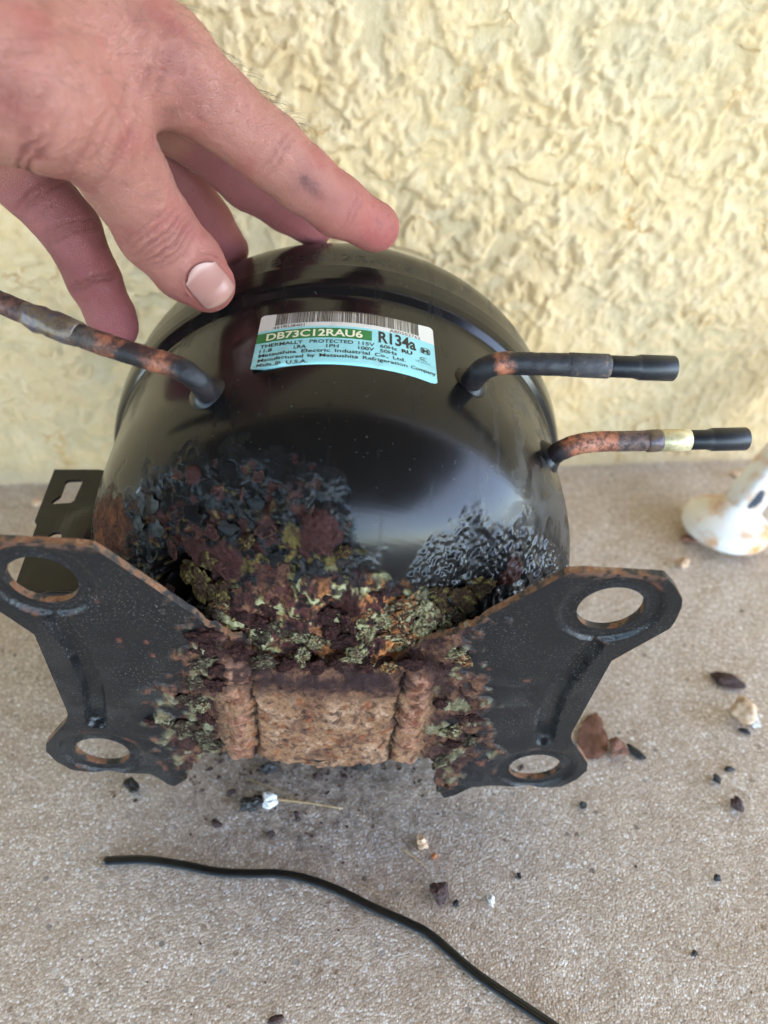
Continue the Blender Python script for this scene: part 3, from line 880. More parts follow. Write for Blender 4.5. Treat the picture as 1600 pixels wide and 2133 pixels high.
# its folded foot: a curled lip across the lower end
lipx = np.linspace(-113, -90, 24)
lip = []
for x_ in lipx:
    bend = 1.2 * math.exp(-((x_ + 102) / 1.8) ** 2)
    for an in np.linspace(-100, 80, 9):
        a_ = math.radians(an)
        lip.append((x_, 12.2 + 0.08 * (x_ + 105) + 2.6 * math.sin(a_) - 0.4 - bend, -(29.0 + 2.6 * math.cos(a_) - 4.4)))
lip = np.array(lip) / 1000
lo_ = link_mesh('folded_lip', lip, grid_faces(24, 9), M['black'], brk)
sm_ = lo_.modifiers.new('thickness', 'SOLIDIFY'); sm_.thickness = 0.0012
Vf, Ff = tube_geo([(-0.110, 0.011, -0.026), (-0.102, 0.0105, -0.0255), (-0.091, 0.0125, -0.026)], 0.0016, 12)

# ---- base plate
half = [(40.7, 38.0), (52, 51), (60, 60), (65.6, 66.3), (67.6, 68.2), (72, 68.8), (84, 68.8), (96.1, 68.7), (100.5, 64.5), (104.7, 58.9), (105.8, 55), (106.3, 48), (106.0, 44.4), (98, 33), (92.9, 25.5), (92.6, 11.3), (92.2, -9), (92.0, -21.5), (92.6, -25), (94.4, -28.9), (100, -37.5), (104.6, -45.1), (105.9, -51.1), (103.7, -59), (99.1, -65.8), (93, -66.8), (78.8, -66.9), (69, -66.8)]
rt_tail = [(62, -69.0), (56.5, -76.5), (52.3, -80.0), (47.5, -70), (45.5, -60), (44, -50)]
lt_tail = [(66.4, -69), (62.5, -75.5), (60.0, -77.2), (55.0, -71), (53, -64), (50.5, -55), (46, -50)]
bot_mid = [(41, -46.5), (36, -45), (33.5, -46.5), (29, -45), (20, -48.5), (8, -50.5), (0, -51.2), (-10, -50.4), (-20, -48), (-25.5, -45.5), (-29, -46.6), (-34, -45.8), (-40, -44.5)]
top_mid = [(-34, 30), (-28, 23), (-24, 18.5), (-14, 17), (-3, 18.5), (8, 17.5), (18, 18), (24, 19), (28, 24), (34, 31)]
outl = half + rt_tail + bot_mid + [(-x, y) for x, y in lt_tail[::-1]] + [(-x, y) for x, y in half[::-1]] + top_mid
# resample to 1 mm and make the rusted edge ragged
O = np.array(outl + [outl[0]], float)
L_ = np.concatenate([[0], np.cumsum(np.hypot(*np.diff(O, axis=0).T))])
sN = np.arange(0, L_[-1], 0.9)
O = np.stack([np.interp(sN, L_, O[:, 0]), np.interp(sN, L_, O[:, 1])], 1)
rag = sst(46, 38, np.abs(O[:, 0]) + 14 * (O[:, 1] < 0) * -1) * (np.hypot(O[:, 0], O[:, 1]) < 92)
q3 = np.concatenate([O, 0 * O[:, :1]], 1)
O = O + rag[:, None] * np.stack([2.0 * fbm(q3 / 6, 4), 2.0 * fbm(q3 / 6 + 50, 4)], 1)
outl = [tuple(p) for p in O]
HOL = [(85, 51.5), (-85, 51.5), (85, -51.5), (-85, -51.5)]
holes = [[(hx + 10.3 * math.cos(t), hy + 10.3 * math.sin(t)) for t in np.linspace(0, 2 * np.pi, 56, endpoint=False)] for hx, hy in HOL]
def tear(cx_, cy_, rx, ry, an, k=14, sd=0):
    r2 = random.Random(sd)
    return [(cx_ + (rx * math.cos(t) * math.cos(an) - ry * math.sin(t) * math.sin(an)) * r2.uniform(0.7, 1.25), cy_ + (rx * math.cos(t) * math.sin(an) + ry * math.sin(t) * math.cos(an)) * r2.uniform(0.7, 1.25)) for t in np.linspace(0, 2 * np.pi, k, endpoint=False)]
holes += [tear(-56, -69.5, 1.1, 1.6, 0.4, 9, 1), tear(-5, -45.5, 5.5, 0.8, -0.08, 14, 2), tear(51.5, -68, 1.3, 1.8, 0.2, 9, 3), tear(43, -33, 5, 0.7, 0.35, 14, 4), tear(-45, -24, 4.2, 0.7, -0.7, 12, 5)]
hol_np = [np.array(h) for h in holes]
def pip(poly, Q):
    c = np.zeros(len(Q), bool)
    x, y = Q[:, 0], Q[:, 1]
    n = len(poly)
    for i in range(n):
        x1, y1 = poly[i]; x2, y2 = poly[i - 1]
        k = (y1 > y) != (y2 > y)
        with np.errstate(divide='ignore', invalid='ignore'):
            c ^= k & (x < (x2 - x1) * (y - y1) / (y2 - y1 + 1e-12) + x1)
    return c
def grid_in(x0, x1, y0, y1, st, mind):
    X, Y = np.meshgrid(np.arange(x0, x1, st), np.arange(y0, y1, st))
    Q = np.stack([X.ravel(), Y.ravel()], 1) + rng.uniform(-0.12, 0.12, (X.size, 2)) * st
    k = pip(O, Q)
    for hp in hol_np: k &= ~pip(hp, Q)
    Q = Q[k]
    bd = np.vstack([O] + hol_np)
    keep = np.ones(len(Q), bool)
    for i in range(0, len(Q), 2000):
        dd = np.hypot(Q[i:i + 2000, None, 0] - bd[None, :, 0], Q[i:i + 2000, None, 1] - bd[None, :, 1]).min(1)
        keep[i:i + 2000] = dd > mind
    return Q[keep]
Qi = [grid_in(-50, 50, -80, 45, 0.85, 0.4), grid_in(50, 74, -82, 70, 1.2, 0.6), grid_in(-74, -50, -82, 70, 1.2, 0.6), grid_in(74, 107, -82, 70, 0.75, 0.4), grid_in(-107, -74, -82, 70, 0.75, 0.4)]
pts = [tuple(p) for p in O]; eds = [(i, (i + 1) % len(O)) for i in range(len(O))]
for hp in holes:
    k = len(pts); pts += hp; eds += [(k + i, k + (i + 1) % len(hp)) for i in range(len(hp))]
for Q in Qi: pts += [tuple(p) for p in Q]
r_ = delaunay_2d_cdt([Vector(p) for p in pts], eds, [], 1, 1e-7)
V2 = np.array([tuple(v) for v in r_[0]])
T = np.array([tuple(f) for f in r_[2]])
cen = V2[T].mean(1)
kT = np.ones(len(T), bool)
for hp in hol_np: kT &= ~pip(hp, cen)
T = T[kT]
x, y = V2[:, 0], V2[:, 1]
ax_ = np.abs(x)
zf = np.zeros(len(x))
for hx, hy in HOL:
    r = np.hypot(x - hx, y - hy)
    zf -= 1.5 * sst(16.2, 14.6, r)
    zf += 0.5 * sst(12.0, 10.6, r)
gr = np.array([(84.6, 32.4), (82.6, 24), (81.0, 14), (80.3, 4), (80.4, -6), (81.4, -16), (83.2, -28.0)])
gs = spline(gr, 80)
dg_ = np.full(len(x), 99.0); tg = np.zeros(len(x))
for i, (a_, b_) in enumerate(gs):
    dd = np.hypot(ax_ - a_, y - b_)
    k = dd < dg_
    dg_[k] = dd[k]; tg[k] = i / len(gs)
zf -= (3.0 + 0.6 * sst(0.85, 1.0, tg)) * (0.65 * sst(3.7, 2.5, dg_) + 0.35 * np.sqrt(np.clip(1 - (dg_ / 3.7) ** 2, 0, 1)))
q3 = np.stack([x, y, 0 * x], 1)
e1 = fbm(q3 / 7, 4); e2_ = fbm(q3 / 2.6 + 20, 4); e3_ = fbm(q3 / 12 + 60, 3)
bw = np.interp(y, [-80, -60, -40, -20, 0, 20, 35], [44, 56, 60, 58, 52, 46, 42]) + 12 * e1 + 5 * e3_
rust = sst(3.5, -2.5, ax_ - bw) * sst(-78, -66, y)
core = sst(42, 36, ax_ + 5 * e1) * sst(-60, -50, y)
rib = np.sqrt(np.clip(1 - ((ax_ - 30.8 - 1.6 * e3_ - 0.9 * e1) / (4.9 + 1.2 * e1)) ** 2, 0, 1)) * sst(-49, -46, y) * sst(17, 12, y)
ribcut = 1 - 0.55 * np.exp(-((y - 2.5 - 2 * e1) / 1.7) ** 2) - 0.35 * np.exp(-((y + 22 + 2 * e1) / 1.5) ** 2)
zf += 2.5 * rib * ribcut
pan = sst(26.5, 22.5, ax_ + 2.2 * e1) * sst(14, 7, y + 4 * e1)
zf += pan * (1.2 + 1.0 * (1 - (x / 26) ** 2))
crk = np.exp(-((ax_ - 25.3 - 1.6 * e1 - 0.5 * e2_) / 0.7) ** 2) * sst(-50, -46, y) * sst(16, 12, y)
zf -= 1.6 * crk
lump = rust * (1 - 0.75 * pan) * (1 - 0.65 * rib)
wf1, wf2, wi = worley(q3 / 5.0 + 0.4 * np.stack([e1, e2_, e3_], 1)); vf1, vf2, vi = worley(q3 / 2.0)
zf += lump * (1.1 * e1 + 1.1 * e2_ + 1.3 * (0.5 - wf1) + 0.6 * (0.5 - vf1) + 1.2 * (wi - 0.35))
zf += rust * pan * (0.55 * e2_ + 0.35 * (0.5 - vf1) + 0.5 * e1)
zf += rust * rib * (0.6 * e1 + 0.3 * e2_)
zf -= 3.2 * sst(9, 20, y) * sst(38, 30, ax_)
BKp = np.array([0.0070, 0.0072, 0.0080])
c = np.tile(BKp, (len(x), 1)); rg = np.full(len(x), 0.34)
# worn orange rings and corners
hr = np.full(len(x), 99.0)
for hx, hy in HOL: hr = np.minimum(hr, np.hypot(x - hx, y - hy))
wr = sst(1.4, 0.3, np.abs(hr - 16.4)) * sst(0.22, 0.45, e1 + 0.2 * e3_)
c = mixc(c, (0.16, 0.055, 0.026), wr * 0.55); rg += 0.25 * wr
ed = sst(66.2, 68.0, y) * sst(0.0, 0.2, e2_ + 0.25)
c = mixc(c, (0.13, 0.065, 0.04), 0.8 * ed)
duf = sst(-0.1, 0.5, e3_ + 0.4 * e1) * sst(40, -10, y)
c = mixc(c, (0.035, 0.032, 0.028), duf * 0.45); rg += 0.15 * duf
sp1 = sst(0.62, 0.70, fbm(q3 / 5 + 200, 3)) * (ax_ < 72) * (y < 30)
c = mixc(c, (0.16, 0.055, 0.035), sp1 * 0.8)
# rust colours
rc = np.tile(np.array([0.060, 0.029, 0.023]), (len(x), 1))
rc = mixc(rc, (0.15, 0.072, 0.042), sst(-0.02, 0.22, e1))
rc = mixc(rc, (0.035, 0.016, 0.014), sst(0.08, 0.22, e2_) * 0.8)
tanp = sst(40, 34, ax_ + 3 * e1) * sst(4, -7, y + 6 * e1)
rc = mixc(rc, (0.28, 0.150, 0.080), tanp)
rc = mixc(rc, (0.40, 0.245, 0.150), tanp * sst(0.0, 0.35, e1 + 0.4 * e2_))
rc = mixc(rc, (0.15, 0.072, 0.042), 0.8 * tanp * sst(0.05, 0.4, e3_ + 0.5 * e1))
rc = mixc(rc, (0.24, 0.075, 0.028), 0.8 * tanp * sst(0.28, 0.5, fbm(q3 / 4 + 400, 4)))
rc = mixc(rc, (0.06, 0.028, 0.022), 0.8 * tanp * sst(0.30, 0.46, fbm(q3 / 3 + 500, 4)))
rc = mixc(rc, (0.07, 0.034, 0.026), 0.6 * tanp * sst(0.30, 0.42, e2_))
rc = mixc(rc, (0.14, 0.040, 0.020), rib * sst(0.05, 0.3, e1) * 0.7)
rc = mixc(rc, (0.40, 0.20, 0.125), rib * sst(0.0, 0.35, e2_ + 0.3 * e3_) * 0.75)
rc = mixc(rc, (0.028, 0.016, 0.016), sst(1, 9, y + 5 * e1) * pan * 0.85)
rc = mixc(rc, (0.012, 0.009, 0.008), crk * 0.9)
lich = fbm(q3 / 9 + 300, 4)
lk = sst(0.20, 0.34, lich + 0.12 * sst(-20, -40, x)) * sst(34, 40, ax_) * (1 - rib)
rc = mixc(rc, (0.17, 0.145, 0.075), lk * 0.85)
rc = mixc(rc, (0.25, 0.235, 0.145), lk * sst(0.18, 0.30, e2_ + 0.1) * 0.8)
c = c * (1 - rust[:, None]) + rc * rust[:, None]
rg = rg * (1 - rust) + (0.72 - 0.22 * rib) * rust
zf += lk * rust * (0.5 + 0.9 * (0.5 - vf1))
top = np.stack([x, y, zf], 1) / 1000
bot = np.stack([x, y, zf * 0.9 - 2.6], 1) / 1000
VB, FB, mi = solid(V2, [tuple(t) for t in T], top, bot)
C2 = np.vstack([c, c]); R2_ = np.concatenate([rg, rg]); K2 = np.concatenate([rust, rust])
plate = link_mesh('base_plate', VB, FB, None, comp, smooth=False, mats=[M['plate'], M['edge']], mat_idx=mi, col=C2, attrs={'Rgh': np.clip(R2_, 0, 1), 'Cor': K2})
sm = np.zeros(len(plate.data.polygons), bool); sm[:2 * len(T)] = True
plate.data.polygons.foreach_set('use_smooth', sm)
# keep the cut edge crisp
plate.data.update()
for e in plate.data.edges: pass
em = plate.modifiers.new('crisp', 'EDGE_SPLIT'); em.split_angle = math.radians(50); em.use_edge_sharp = False
plate['label'] = 'black butterfly shaped mounting plate with four bolt holes and a rusted middle'

# ---- loose scale and crust sitting on the shell and plate
ICO = {}
def ico(sub):
    if sub not in ICO:
        bm = bmesh.new(); bmesh.ops.create_icosphere(bm, subdivisions=sub, radius=1.0)
        bm.verts.ensure_lookup_table()
        ICO[sub] = (np.array([v.co[:] for v in bm.verts]), [tuple(v.index for v in f.verts) for f in bm.faces]); bm.free()
    return ICO[sub]
def frame(nrm, spin):
    n = nrm / np.linalg.norm(nrm)
    a = np.cross(n, (0.31, 0.2, 0.93)); a /= np.linalg.norm(a); b_ = np.cross(n, a)
    ca, sa = math.cos(spin), math.sin(spin)
    return a * ca + b_ * sa, -a * sa + b_ * ca, n
def flake(parent, p, nrm, R, colr, name='rust_flake', thick=0.9, curl=0.15, sd=0, tilt=0.3, mat='flake'):
    r2 = np.random.default_rng(sd)
    k = 13
    an = np.linspace(0, 2 * np.pi, k, endpoint=False) + r2.uniform(-0.2, 0.2, k)
    rad = R * np.where(r2.random(k) < 0.35, r2.uniform(0.55, 0.8, k), r2.uniform(0.8, 1.2, k))
    asp = r2.uniform(0.6, 1.0)
    ringsf = [0.0, 0.35, 0.7, 0.92, 1.0]
    a, b_, n = frame(np.array(nrm) + r2.normal(size=3) * tilt, r2.uniform(0, 6.28))
    Vt, F = [], []
    cu = r2.uniform(-1, 1, 2) * curl
    for f in ringsf[1:]:
        for i in range(k):
            X, Y = math.cos(an[i]) * rad[i] * f, math.sin(an[i]) * rad[i] * f * asp
            Vt.append((X, Y, (cu[0] * X * X + cu[1] * Y * Y) / R))
    Vt = np.array([(0, 0, 0)] + Vt)
    nz_ = fbm(np.stack([Vt[:, 0] / 2.2 + sd * 3.1, Vt[:, 1] / 2.2, 0 * Vt[:, 0]], 1), 3)
    Vt[:, 2] += (0.5 if mat == 'flake' else 0.18) * nz_ * min(1.0, R / 3)
    Vb_ = Vt.copy(); Vb_[:, 2] -= thick; Vb_[:, :2] *= 0.96
    n1_ = len(Vt)
    for i in range(k):
        j = (i + 1) % k
        F.append((0, 1 + i, 1 + j)); F.append((n1_, n1_ + 1 + j, n1_ + 1 + i))
        for q_ in range(3):
            F.append((1 + q_ * k + i, 1 + (q_ + 1) * k + i, 1 + (q_ + 1) * k + j, 1 + q_ * k + j))
            F.append((n1_ + 1 + q_ * k + i, n1_ + 1 + q_ * k + j, n1_ + 1 + (q_ + 1) * k + j, n1_ + 1 + (q_ + 1) * k + i))
        F.append((1 + 3 * k + i, n1_ + 1 + 3 * k + i, n1_ + 1 + 3 * k + j, 1 + 3 * k + j))
    A = np.vstack([Vt, Vb_]) / 1000
    A = np.array(p) + A[:, :1] * a + A[:, 1:2] * b_ + A[:, 2:] * n
    cc_ = np.tile(np.array(colr), (len(A), 1))
    e_ = np.concatenate([np.zeros(1 + 2 * k), np.ones(2 * k), np.ones(n1_) * 0.7])
    cc_ = cc_ * (1 + 0.5 * fbm(A * 700, 2)[:, None])
    cc_ = mixc(cc_, (0.11, 0.05, 0.03), 0.35 * e_)
    o = link_mesh(name, A, F, M[mat], parent, smooth=(mat != 'flake'), col=np.clip(cc_, 0.002, 1))
    return o
def clump(parent, p, nrm, R, flat, cols, sd, name='crust_clump', sub=4):
    V, F = ico(sub)
    a, b_, n = frame(np.array(nrm), sd * 1.7)
    q_ = V + sd * 5.7
    r2 = np.random.default_rng(sd)
    s3 = np.array([r2.uniform(0.7, 1.3), r2.uniform(0.6, 1.0), flat])
    f1, f2, fi = worley(q_ * 2.3 + 0.3 * fbm(q_ * 2, 2)[:, None])
    g1, g2, gi = worley(q_ * 5.5)
    dsp = 1 + 0.75 * fbm(q_ * 1.1, 3) + 0.30 * (0.55 - f1) + 0.25 * (0.5 - g1) + 0.20 * fbm(q_ * 7, 2)
    A = V * dsp[:, None] * s3 * R / 1000
    A = np.array(p) + A[:, :1] * a + A[:, 1:2] * b_ + A[:, 2:] * n
    k = fbm(q_ * 1.5 + 9, 4); k2 = fbm(q_ * 3.5 + 19, 3)
    cc_ = np.tile(np.array(cols[0]), (len(V), 1))
    cc_ = mixc(cc_, cols[1], sst(-0.05, 0.15, k)); cc_ = mixc(cc_, cols[2], sst(0.05, 0.2, k2))
    cc_ = mixc(cc_, (0.03, 0.016, 0.012), sst(0.45, 0.75, g1))
    return link_mesh(name, A, F, M['crust'], parent, col=cc_)
GRN = [(0.13, 0.075, 0.04), (0.27, 0.23, 0.105), (0.36, 0.335, 0.19)]
OLV = [(0.07, 0.045, 0.018), (0.17, 0.135, 0.04), (0.05, 0.024, 0.016)]
ORG = [(0.09, 0.036, 0.022), (0.36, 0.13, 0.04), (0.38, 0.33, 0.17)]
MRN = [(0.055, 0.020, 0.018), (0.09, 0.035, 0.028), (0.025, 0.012, 0.012)]
GRY = [(0.09, 0.065, 0.04), (0.185, 0.175, 0.10), (0.055, 0.032, 0.024)]
MAR = (0.030, 0.0105, 0.0095); DKR = (0.022, 0.010, 0.009); PNT = (0.011, 0.0105, 0.0095); BRNc = (0.07, 0.032, 0.02)
def on_shell(u, v, off=0.0):
    s = math.hypot(u, v); t = math.degrees(math.atan2(v, u))
    p, n = shell(np.array([s]), t, off)
    return p[0], n[0]
fl_list = [(-6, 66, 6.5, MAR), (-2, 62, 4, MAR), (-50, 77, 2.6, DKR), (-26, 80, 2.2, DKR),
           (-44, 53, 6, MAR), (-36, 52, 5.5, DKR), (-33, 47, 4.5, MAR), (-57, 66, 6.5, PNT), (-64, 62, 6, PNT), (-52, 71, 5, PNT), (-47, 64, 5.5, PNT), (-41, 74, 6, PNT), (-36, 79, 5, PNT), (-34, 63, 5, PNT),
           (-60, 55, 5, PNT), (-68, 53, 4.5, PNT), (-26, 72, 4, PNT), (-22, 64, 4, DKR), (-18, 55, 4.5, PNT), (-20, 48, 4, DKR), (-12, 50, 3.6, PNT), (-9, 40, 5, MAR), (-3, 43, 3, DKR), (56, 47, 4.5, DKR), (62, 44, 4, MAR), (50, 48, 3.6, PNT), (66, 48, 3, PNT),
           (-30, 40, 4, BRNc), (-23, 37, 4, MAR), (2, 56, 3, PNT), (-53, 50, 4, MAR), (-28, 56, 3.5, PNT), (-40, 60, 3.5, MAR)]
for i, (u, v, R, cl) in enumerate(fl_list):
    p, n = on_shell(u, v, 0.2 if cl is not PNT else 0.25)
    flake(hull, p, n, R * (0.72 if cl is PNT else 0.9), cl, 'paint_flake' if cl is PNT else 'rust_flake', 0.45 if cl is not PNT else 0.15, 0.08, i + 1, 0.12 if cl is PNT else 0.15, 'flake' if cl is not PNT else 'pflake')
r5 = np.random.default_rng(21)
for i in range(12):     # smaller scales scattered in the corroded field
    t = r5.uniform(80, 150); s_lim = np.interp(t, tb, sbt)
    s = r5.uniform(46, s_lim - 6)
    p, n = shell(np.array([s]), t, 0.1)
    cl = [MAR, DKR, DKR, BRNc, DKR][int(r5.integers(0, 5))]
    flake(hull, p[0], n[0], r5.uniform(1.4, 3.0), cl, 'rust_flake', 0.6, 0.15, 200 + i, 0.22)
cl_list = [(16, 36, 4.5, GRN), (22, 34, 5, ORG), (27, 38, 4.5, GRN), (32, 36, 4.5, GRN), (24, 41, 4, ORG), (36, 38, 4, OLV), (42, 41, 5, OLV), (30, 31, 4, GRN), (12, 30, 4, GRN), (20, 28, 4, ORG), (-12, 25, 4.5, GRN), (-17, 28, 4, GRY), (-6, 24, 3.5, GRN), (4, 25, 4, MRN), (6, 33, 4, MRN), (10, 38, 4, ORG),
           (-42, 41, 5, OLV), (-36, 40, 4.5, OLV), (-40, 51, 3.5, OLV), (-28, 60, 3, OLV), (-46, 44, 4, OLV), (2, 60, 3, OLV), (-30, 33, 4.5, MRN), (-24, 30, 4, MRN), (-35, 35, 4, ORG), (-20, 38, 4, MRN), (-2, 36, 4, MRN), (48, 44, 4, OLV), (34, 44, 4, OLV), (14, 43, 3.4, MRN), (-38, 32, 4.5, GRY), (36, 33, 4, GRN), (40, 34, 3.4, GRY), (0, 29, 4, MRN), (26, 27, 4, ORG), (-22, 23, 4, GRY)]
for i, (u, v, R, cl) in enumerate(cl_list):
    p, n = on_shell(u, v, 0.4)
    clump(hull, p, n, R * 0.92, 0.36, cl, i + 1)
pl_list = [(-41, 16, 4.6, GRY), (-40, 23, 3.5, MRN), (-45, 3, 3.4, GRY), (-47, -8, 3.6, GRY), (-44, -12, 3.0, GRN), (-57, -24, 3.4, GRY), (-51, -28, 4.2, GRY), (-45, -32, 4.6, GRY), (-43, -39, 4.2, GRY), (-62, -24, 2.4, MRN), (-38, 2, 3.6, MRN), (-37, 12, 3.4, MRN), (-42, -20, 3.4, MRN),
           (41, 27, 3.0, GRN), (44, 23, 2.8, ORG), (39, 20, 3, MRN), (47, -23, 3.2, GRN), (55, -29, 3.2, GRY), (49, -33, 2.6, MRN), (46, -46, 3.0, GRY), (52, -13, 3, MRN), (40, -4, 3, MRN), (-40, 30, 3.6, MRN), (12, 17, 3.4, MRN), (-4, 16, 3.4, MRN), (20, 17, 3.6, ORG), (-14, 16, 3.6, MRN), (-22, 17, 3.6, GRY), (3, 18, 3.4, MRN), (27, 20, 3.6, MRN), (-29, 21, 3.6, MRN), (8, 22, 3.4, GRN), (-9, 21, 3.2, GRN)]
for i, (X, Y, R, cl) in enumerate(pl_list):
    clump(plate, (X / 1000, Y / 1000, 0.0008), (0, 0, 1), R, 0.30, cl, 60 + i)

# ------------------------------------------------------------------ the hand (one continuous surface)
def J(px, py, z, r): return (at(px, py, z) * 1000, r)
palm = [(J(-330, -330, 0.205, 31), J(-120, -130, 0.205, 29)),
        (J(-120, -130, 0.205, 27), J(330, 128, 0.226, 15.0)),
        (J(-130, -110, 0.212, 26), J(255, 165, 0.246, 14.5)),
        (J(-140, -60, 0.222, 25), J(150, 215, 0.258, 14.0)),
        (J(-150, 0, 0.230, 24), J(15, 300, 0.255, 13.5)),
        (J(-170, 40, 0.205, 24), J(70, 190, 0.205, 20)),
        (J(60, 60, 0.208, 20), J(250, 130, 0.222, 15))]
thumb = [(J(-20, 130, 0.197, 19), J(195, 275, 0.219, 14.2)), (J(195, 275, 0.219, 14.2), J(265, 375, 0.236, 12.6)), (J(265, 375, 0.236, 12.6), J(326, 480, 0.252, 12.6)),
         (J(326, 480, 0.252, 12.6), J(392, 553, 0.263, 12.0)), (J(392, 553, 0.263, 12.0), J(432, 592, 0.2685, 9.6))]
index = [(J(330, 128, 0.226, 15.0), J(455, 225, 0.236, 11.8)), (J(455, 225, 0.236, 11.8), J(562, 312, 0.247, 11.2)), (J(562, 312, 0.247, 11.2), J(630, 372, 0.255, 10.4)), (J(630, 372, 0.255, 10.4), J(705, 430, 0.264, 10.0)), (J(705, 430, 0.264, 10.0), J(775, 470, 0.2745, 8.3)), (J(775, 470, 0.2745, 8.3), J(785, 474, 0.2755, 8.0))]
middle = [(J(255, 165, 0.246, 14.5), J(420, 285, 0.268, 11.2)), (J(420, 285, 0.268, 11.2), J(520, 375, 0.283, 10.6)), (J(520, 375, 0.283, 10.6), J(598, 430, 0.296, 9.4)), (J(598, 430, 0.296, 9.4), J(652, 474, 0.306, 7.6))]
ring_ = [(J(150, 215, 0.258, 14.0), J(320, 300, 0.283, 11.0)), (J(320, 300, 0.283, 11.0), J(382, 390, 0.296, 10.2)), (J(382, 390, 0.296, 10.2), J(432, 462, 0.306, 9.6)), (J(432, 462, 0.306, 9.6), J(478, 520, 0.314, 7.8))]
pinky = [(J(15, 300, 0.255, 13.5), J(60, 375, 0.262, 11.6)), (J(60, 375, 0.262, 11.6), J(148, 480, 0.270, 10.2)), (J(148, 480, 0.270, 10.2), J(196, 583, 0.276, 9.2)), (J(196, 583, 0.276, 9.2), J(232, 660, 0.281, 8.4)), (J(232, 660, 0.281, 8.4), J(243, 682, 0.283, 7.8))]
def cone(P, seg):
    (a, ra), (b_, rb) = seg
    ab = b_ - a
    t = np.clip(((P - a) @ ab) / (ab @ ab), 0, 1)
    return np.sqrt(((P - a - t[:, None] * ab) ** 2).sum(1)) - (ra + (rb - ra) * t)
def smin(a, b_, k):
    h = np.clip(0.5 + 0.5 * (b_ - a) / k, 0, 1)
    return b_ * (1 - h) + a * h - k * h * (1 - h)
def chain(P, segs, k):
    dd = None
    for sg in segs:
        e = cone(P, sg)
        dd = e if dd is None else smin(dd, e, k)
    return dd
def hand_sdf(P):
    pl = chain(P, palm, 10.0)
    dd = None
    for fg in (index, middle, ring_, pinky):
        e = chain(P, fg, 2.5)
        dd = e if dd is None else smin(dd, e, 1.2)
    dd = smin(dd, pl, 6.0)
    tb_ = chain(P, thumb, 3.0)
    dd = smin(dd, tb_, 6.5)
    return dd
pts_all = np.array([e[0] for fg in (palm, thumb, index, middle, ring_, pinky) for sg in fg for e in sg])
lo = np.array([pts_all[:, 0].min() - 10, pts_all[:, 1].min() - 34, pts_all[:, 2].min() - 14]); hi = pts_all.max(0) + np.array([14, 16, 34])
STEP = 1.35
dims = np.ceil((hi - lo) / STEP).astype(int) + 1
gx_ = [lo[i] + STEP * np.arange(dims[i]) for i in range(3)]
Fg = np.empty(tuple(dims))
for i in range(dims[0]):
    Y_, Z_ = np.meshgrid(gx_[1], gx_[2], indexing='ij')
    Fg[i] = hand_sdf(np.stack([np.full(Y_.size, gx_[0][i]), Y_.ravel(), Z_.ravel()], 1)).reshape(Y_.shape)
def surface_nets(F):
    ins = F < 0
    nx, ny, nz = F.shape
    sl = lambda A, i, j, k: A[i:nx - 1 + i, j:ny - 1 + j, k:nz - 1 + k]
    cnt = sum(sl(ins, i, j, k).astype(np.int8) for i in (0, 1) for j in (0, 1) for k in (0, 1))
    act = (cnt > 0) & (cnt < 8)
    ijk = np.argwhere(act)
    idx = np.full(act.shape, -1); idx[act] = np.arange(len(ijk))
    acc = np.zeros((len(ijk), 3)); num = np.zeros(len(ijk))
    cs = [(i, j, k) for i in (0, 1) for j in (0, 1) for k in (0, 1)]
    for a_ in cs:
        for b_ in cs:
            if sum(b_) - sum(a_) == 1 and sum(abs(p - q) for p, q in zip(a_, b_)) == 1:
                fa = F[tuple((ijk + a_).T)]; fb = F[tuple((ijk + b_).T)]
                k = (fa < 0) != (fb < 0)
                t = np.where(k, fa / np.where(fa == fb, 1, fa - fb), 0)
                acc += k[:, None] * (np.array(a_) + t[:, None] * (np.array(b_) - np.array(a_))); num += k
    V = ijk + acc / num[:, None]
    Q = []
    for ax in range(3):
        o = [1 if i == ax else 0 for i in range(3)]
        A0 = ins[:nx - o[0], :ny - o[1], :nz - o[2]]; A1 = ins[o[0]:, o[1]:, o[2]:]
        ch = np.argwhere(A0 != A1)
        b_, c_ = [(1, 2), (2, 0), (0, 1)][ax]
        ok = (ch[:, b_] > 0) & (ch[:, c_] > 0) & (ch[:, b_] < F.shape[b_] - 1) & (ch[:, c_] < F.shape[c_] - 1)
        ch = ch[ok]
        fl_ = A0[tuple(ch.T)]
        def cell(db, dc):
            e = ch.copy(); e[:, b_] += db; e[:, c_] += dc
            return idx[tuple(e.T)]
        q_ = np.stack([cell(-1, -1), cell(0, -1), cell(0, 0), cell(-1, 0)], 1)
        q_[~fl_] = q_[~fl_][:, ::-1]
        Q.append(q_)
    return V, np.vstack(Q)
HV, HF = surface_nets(Fg)
HV = lo + HV * STEP
def sdf_grad(P, e=0.4):
    g = np.stack([hand_sdf(P + np.eye(3)[i] * e) - hand_sdf(P - np.eye(3)[i] * e) for i in range(3)], 1)
    return g / (np.linalg.norm(g, axis=1)[:, None] + 1e-9)
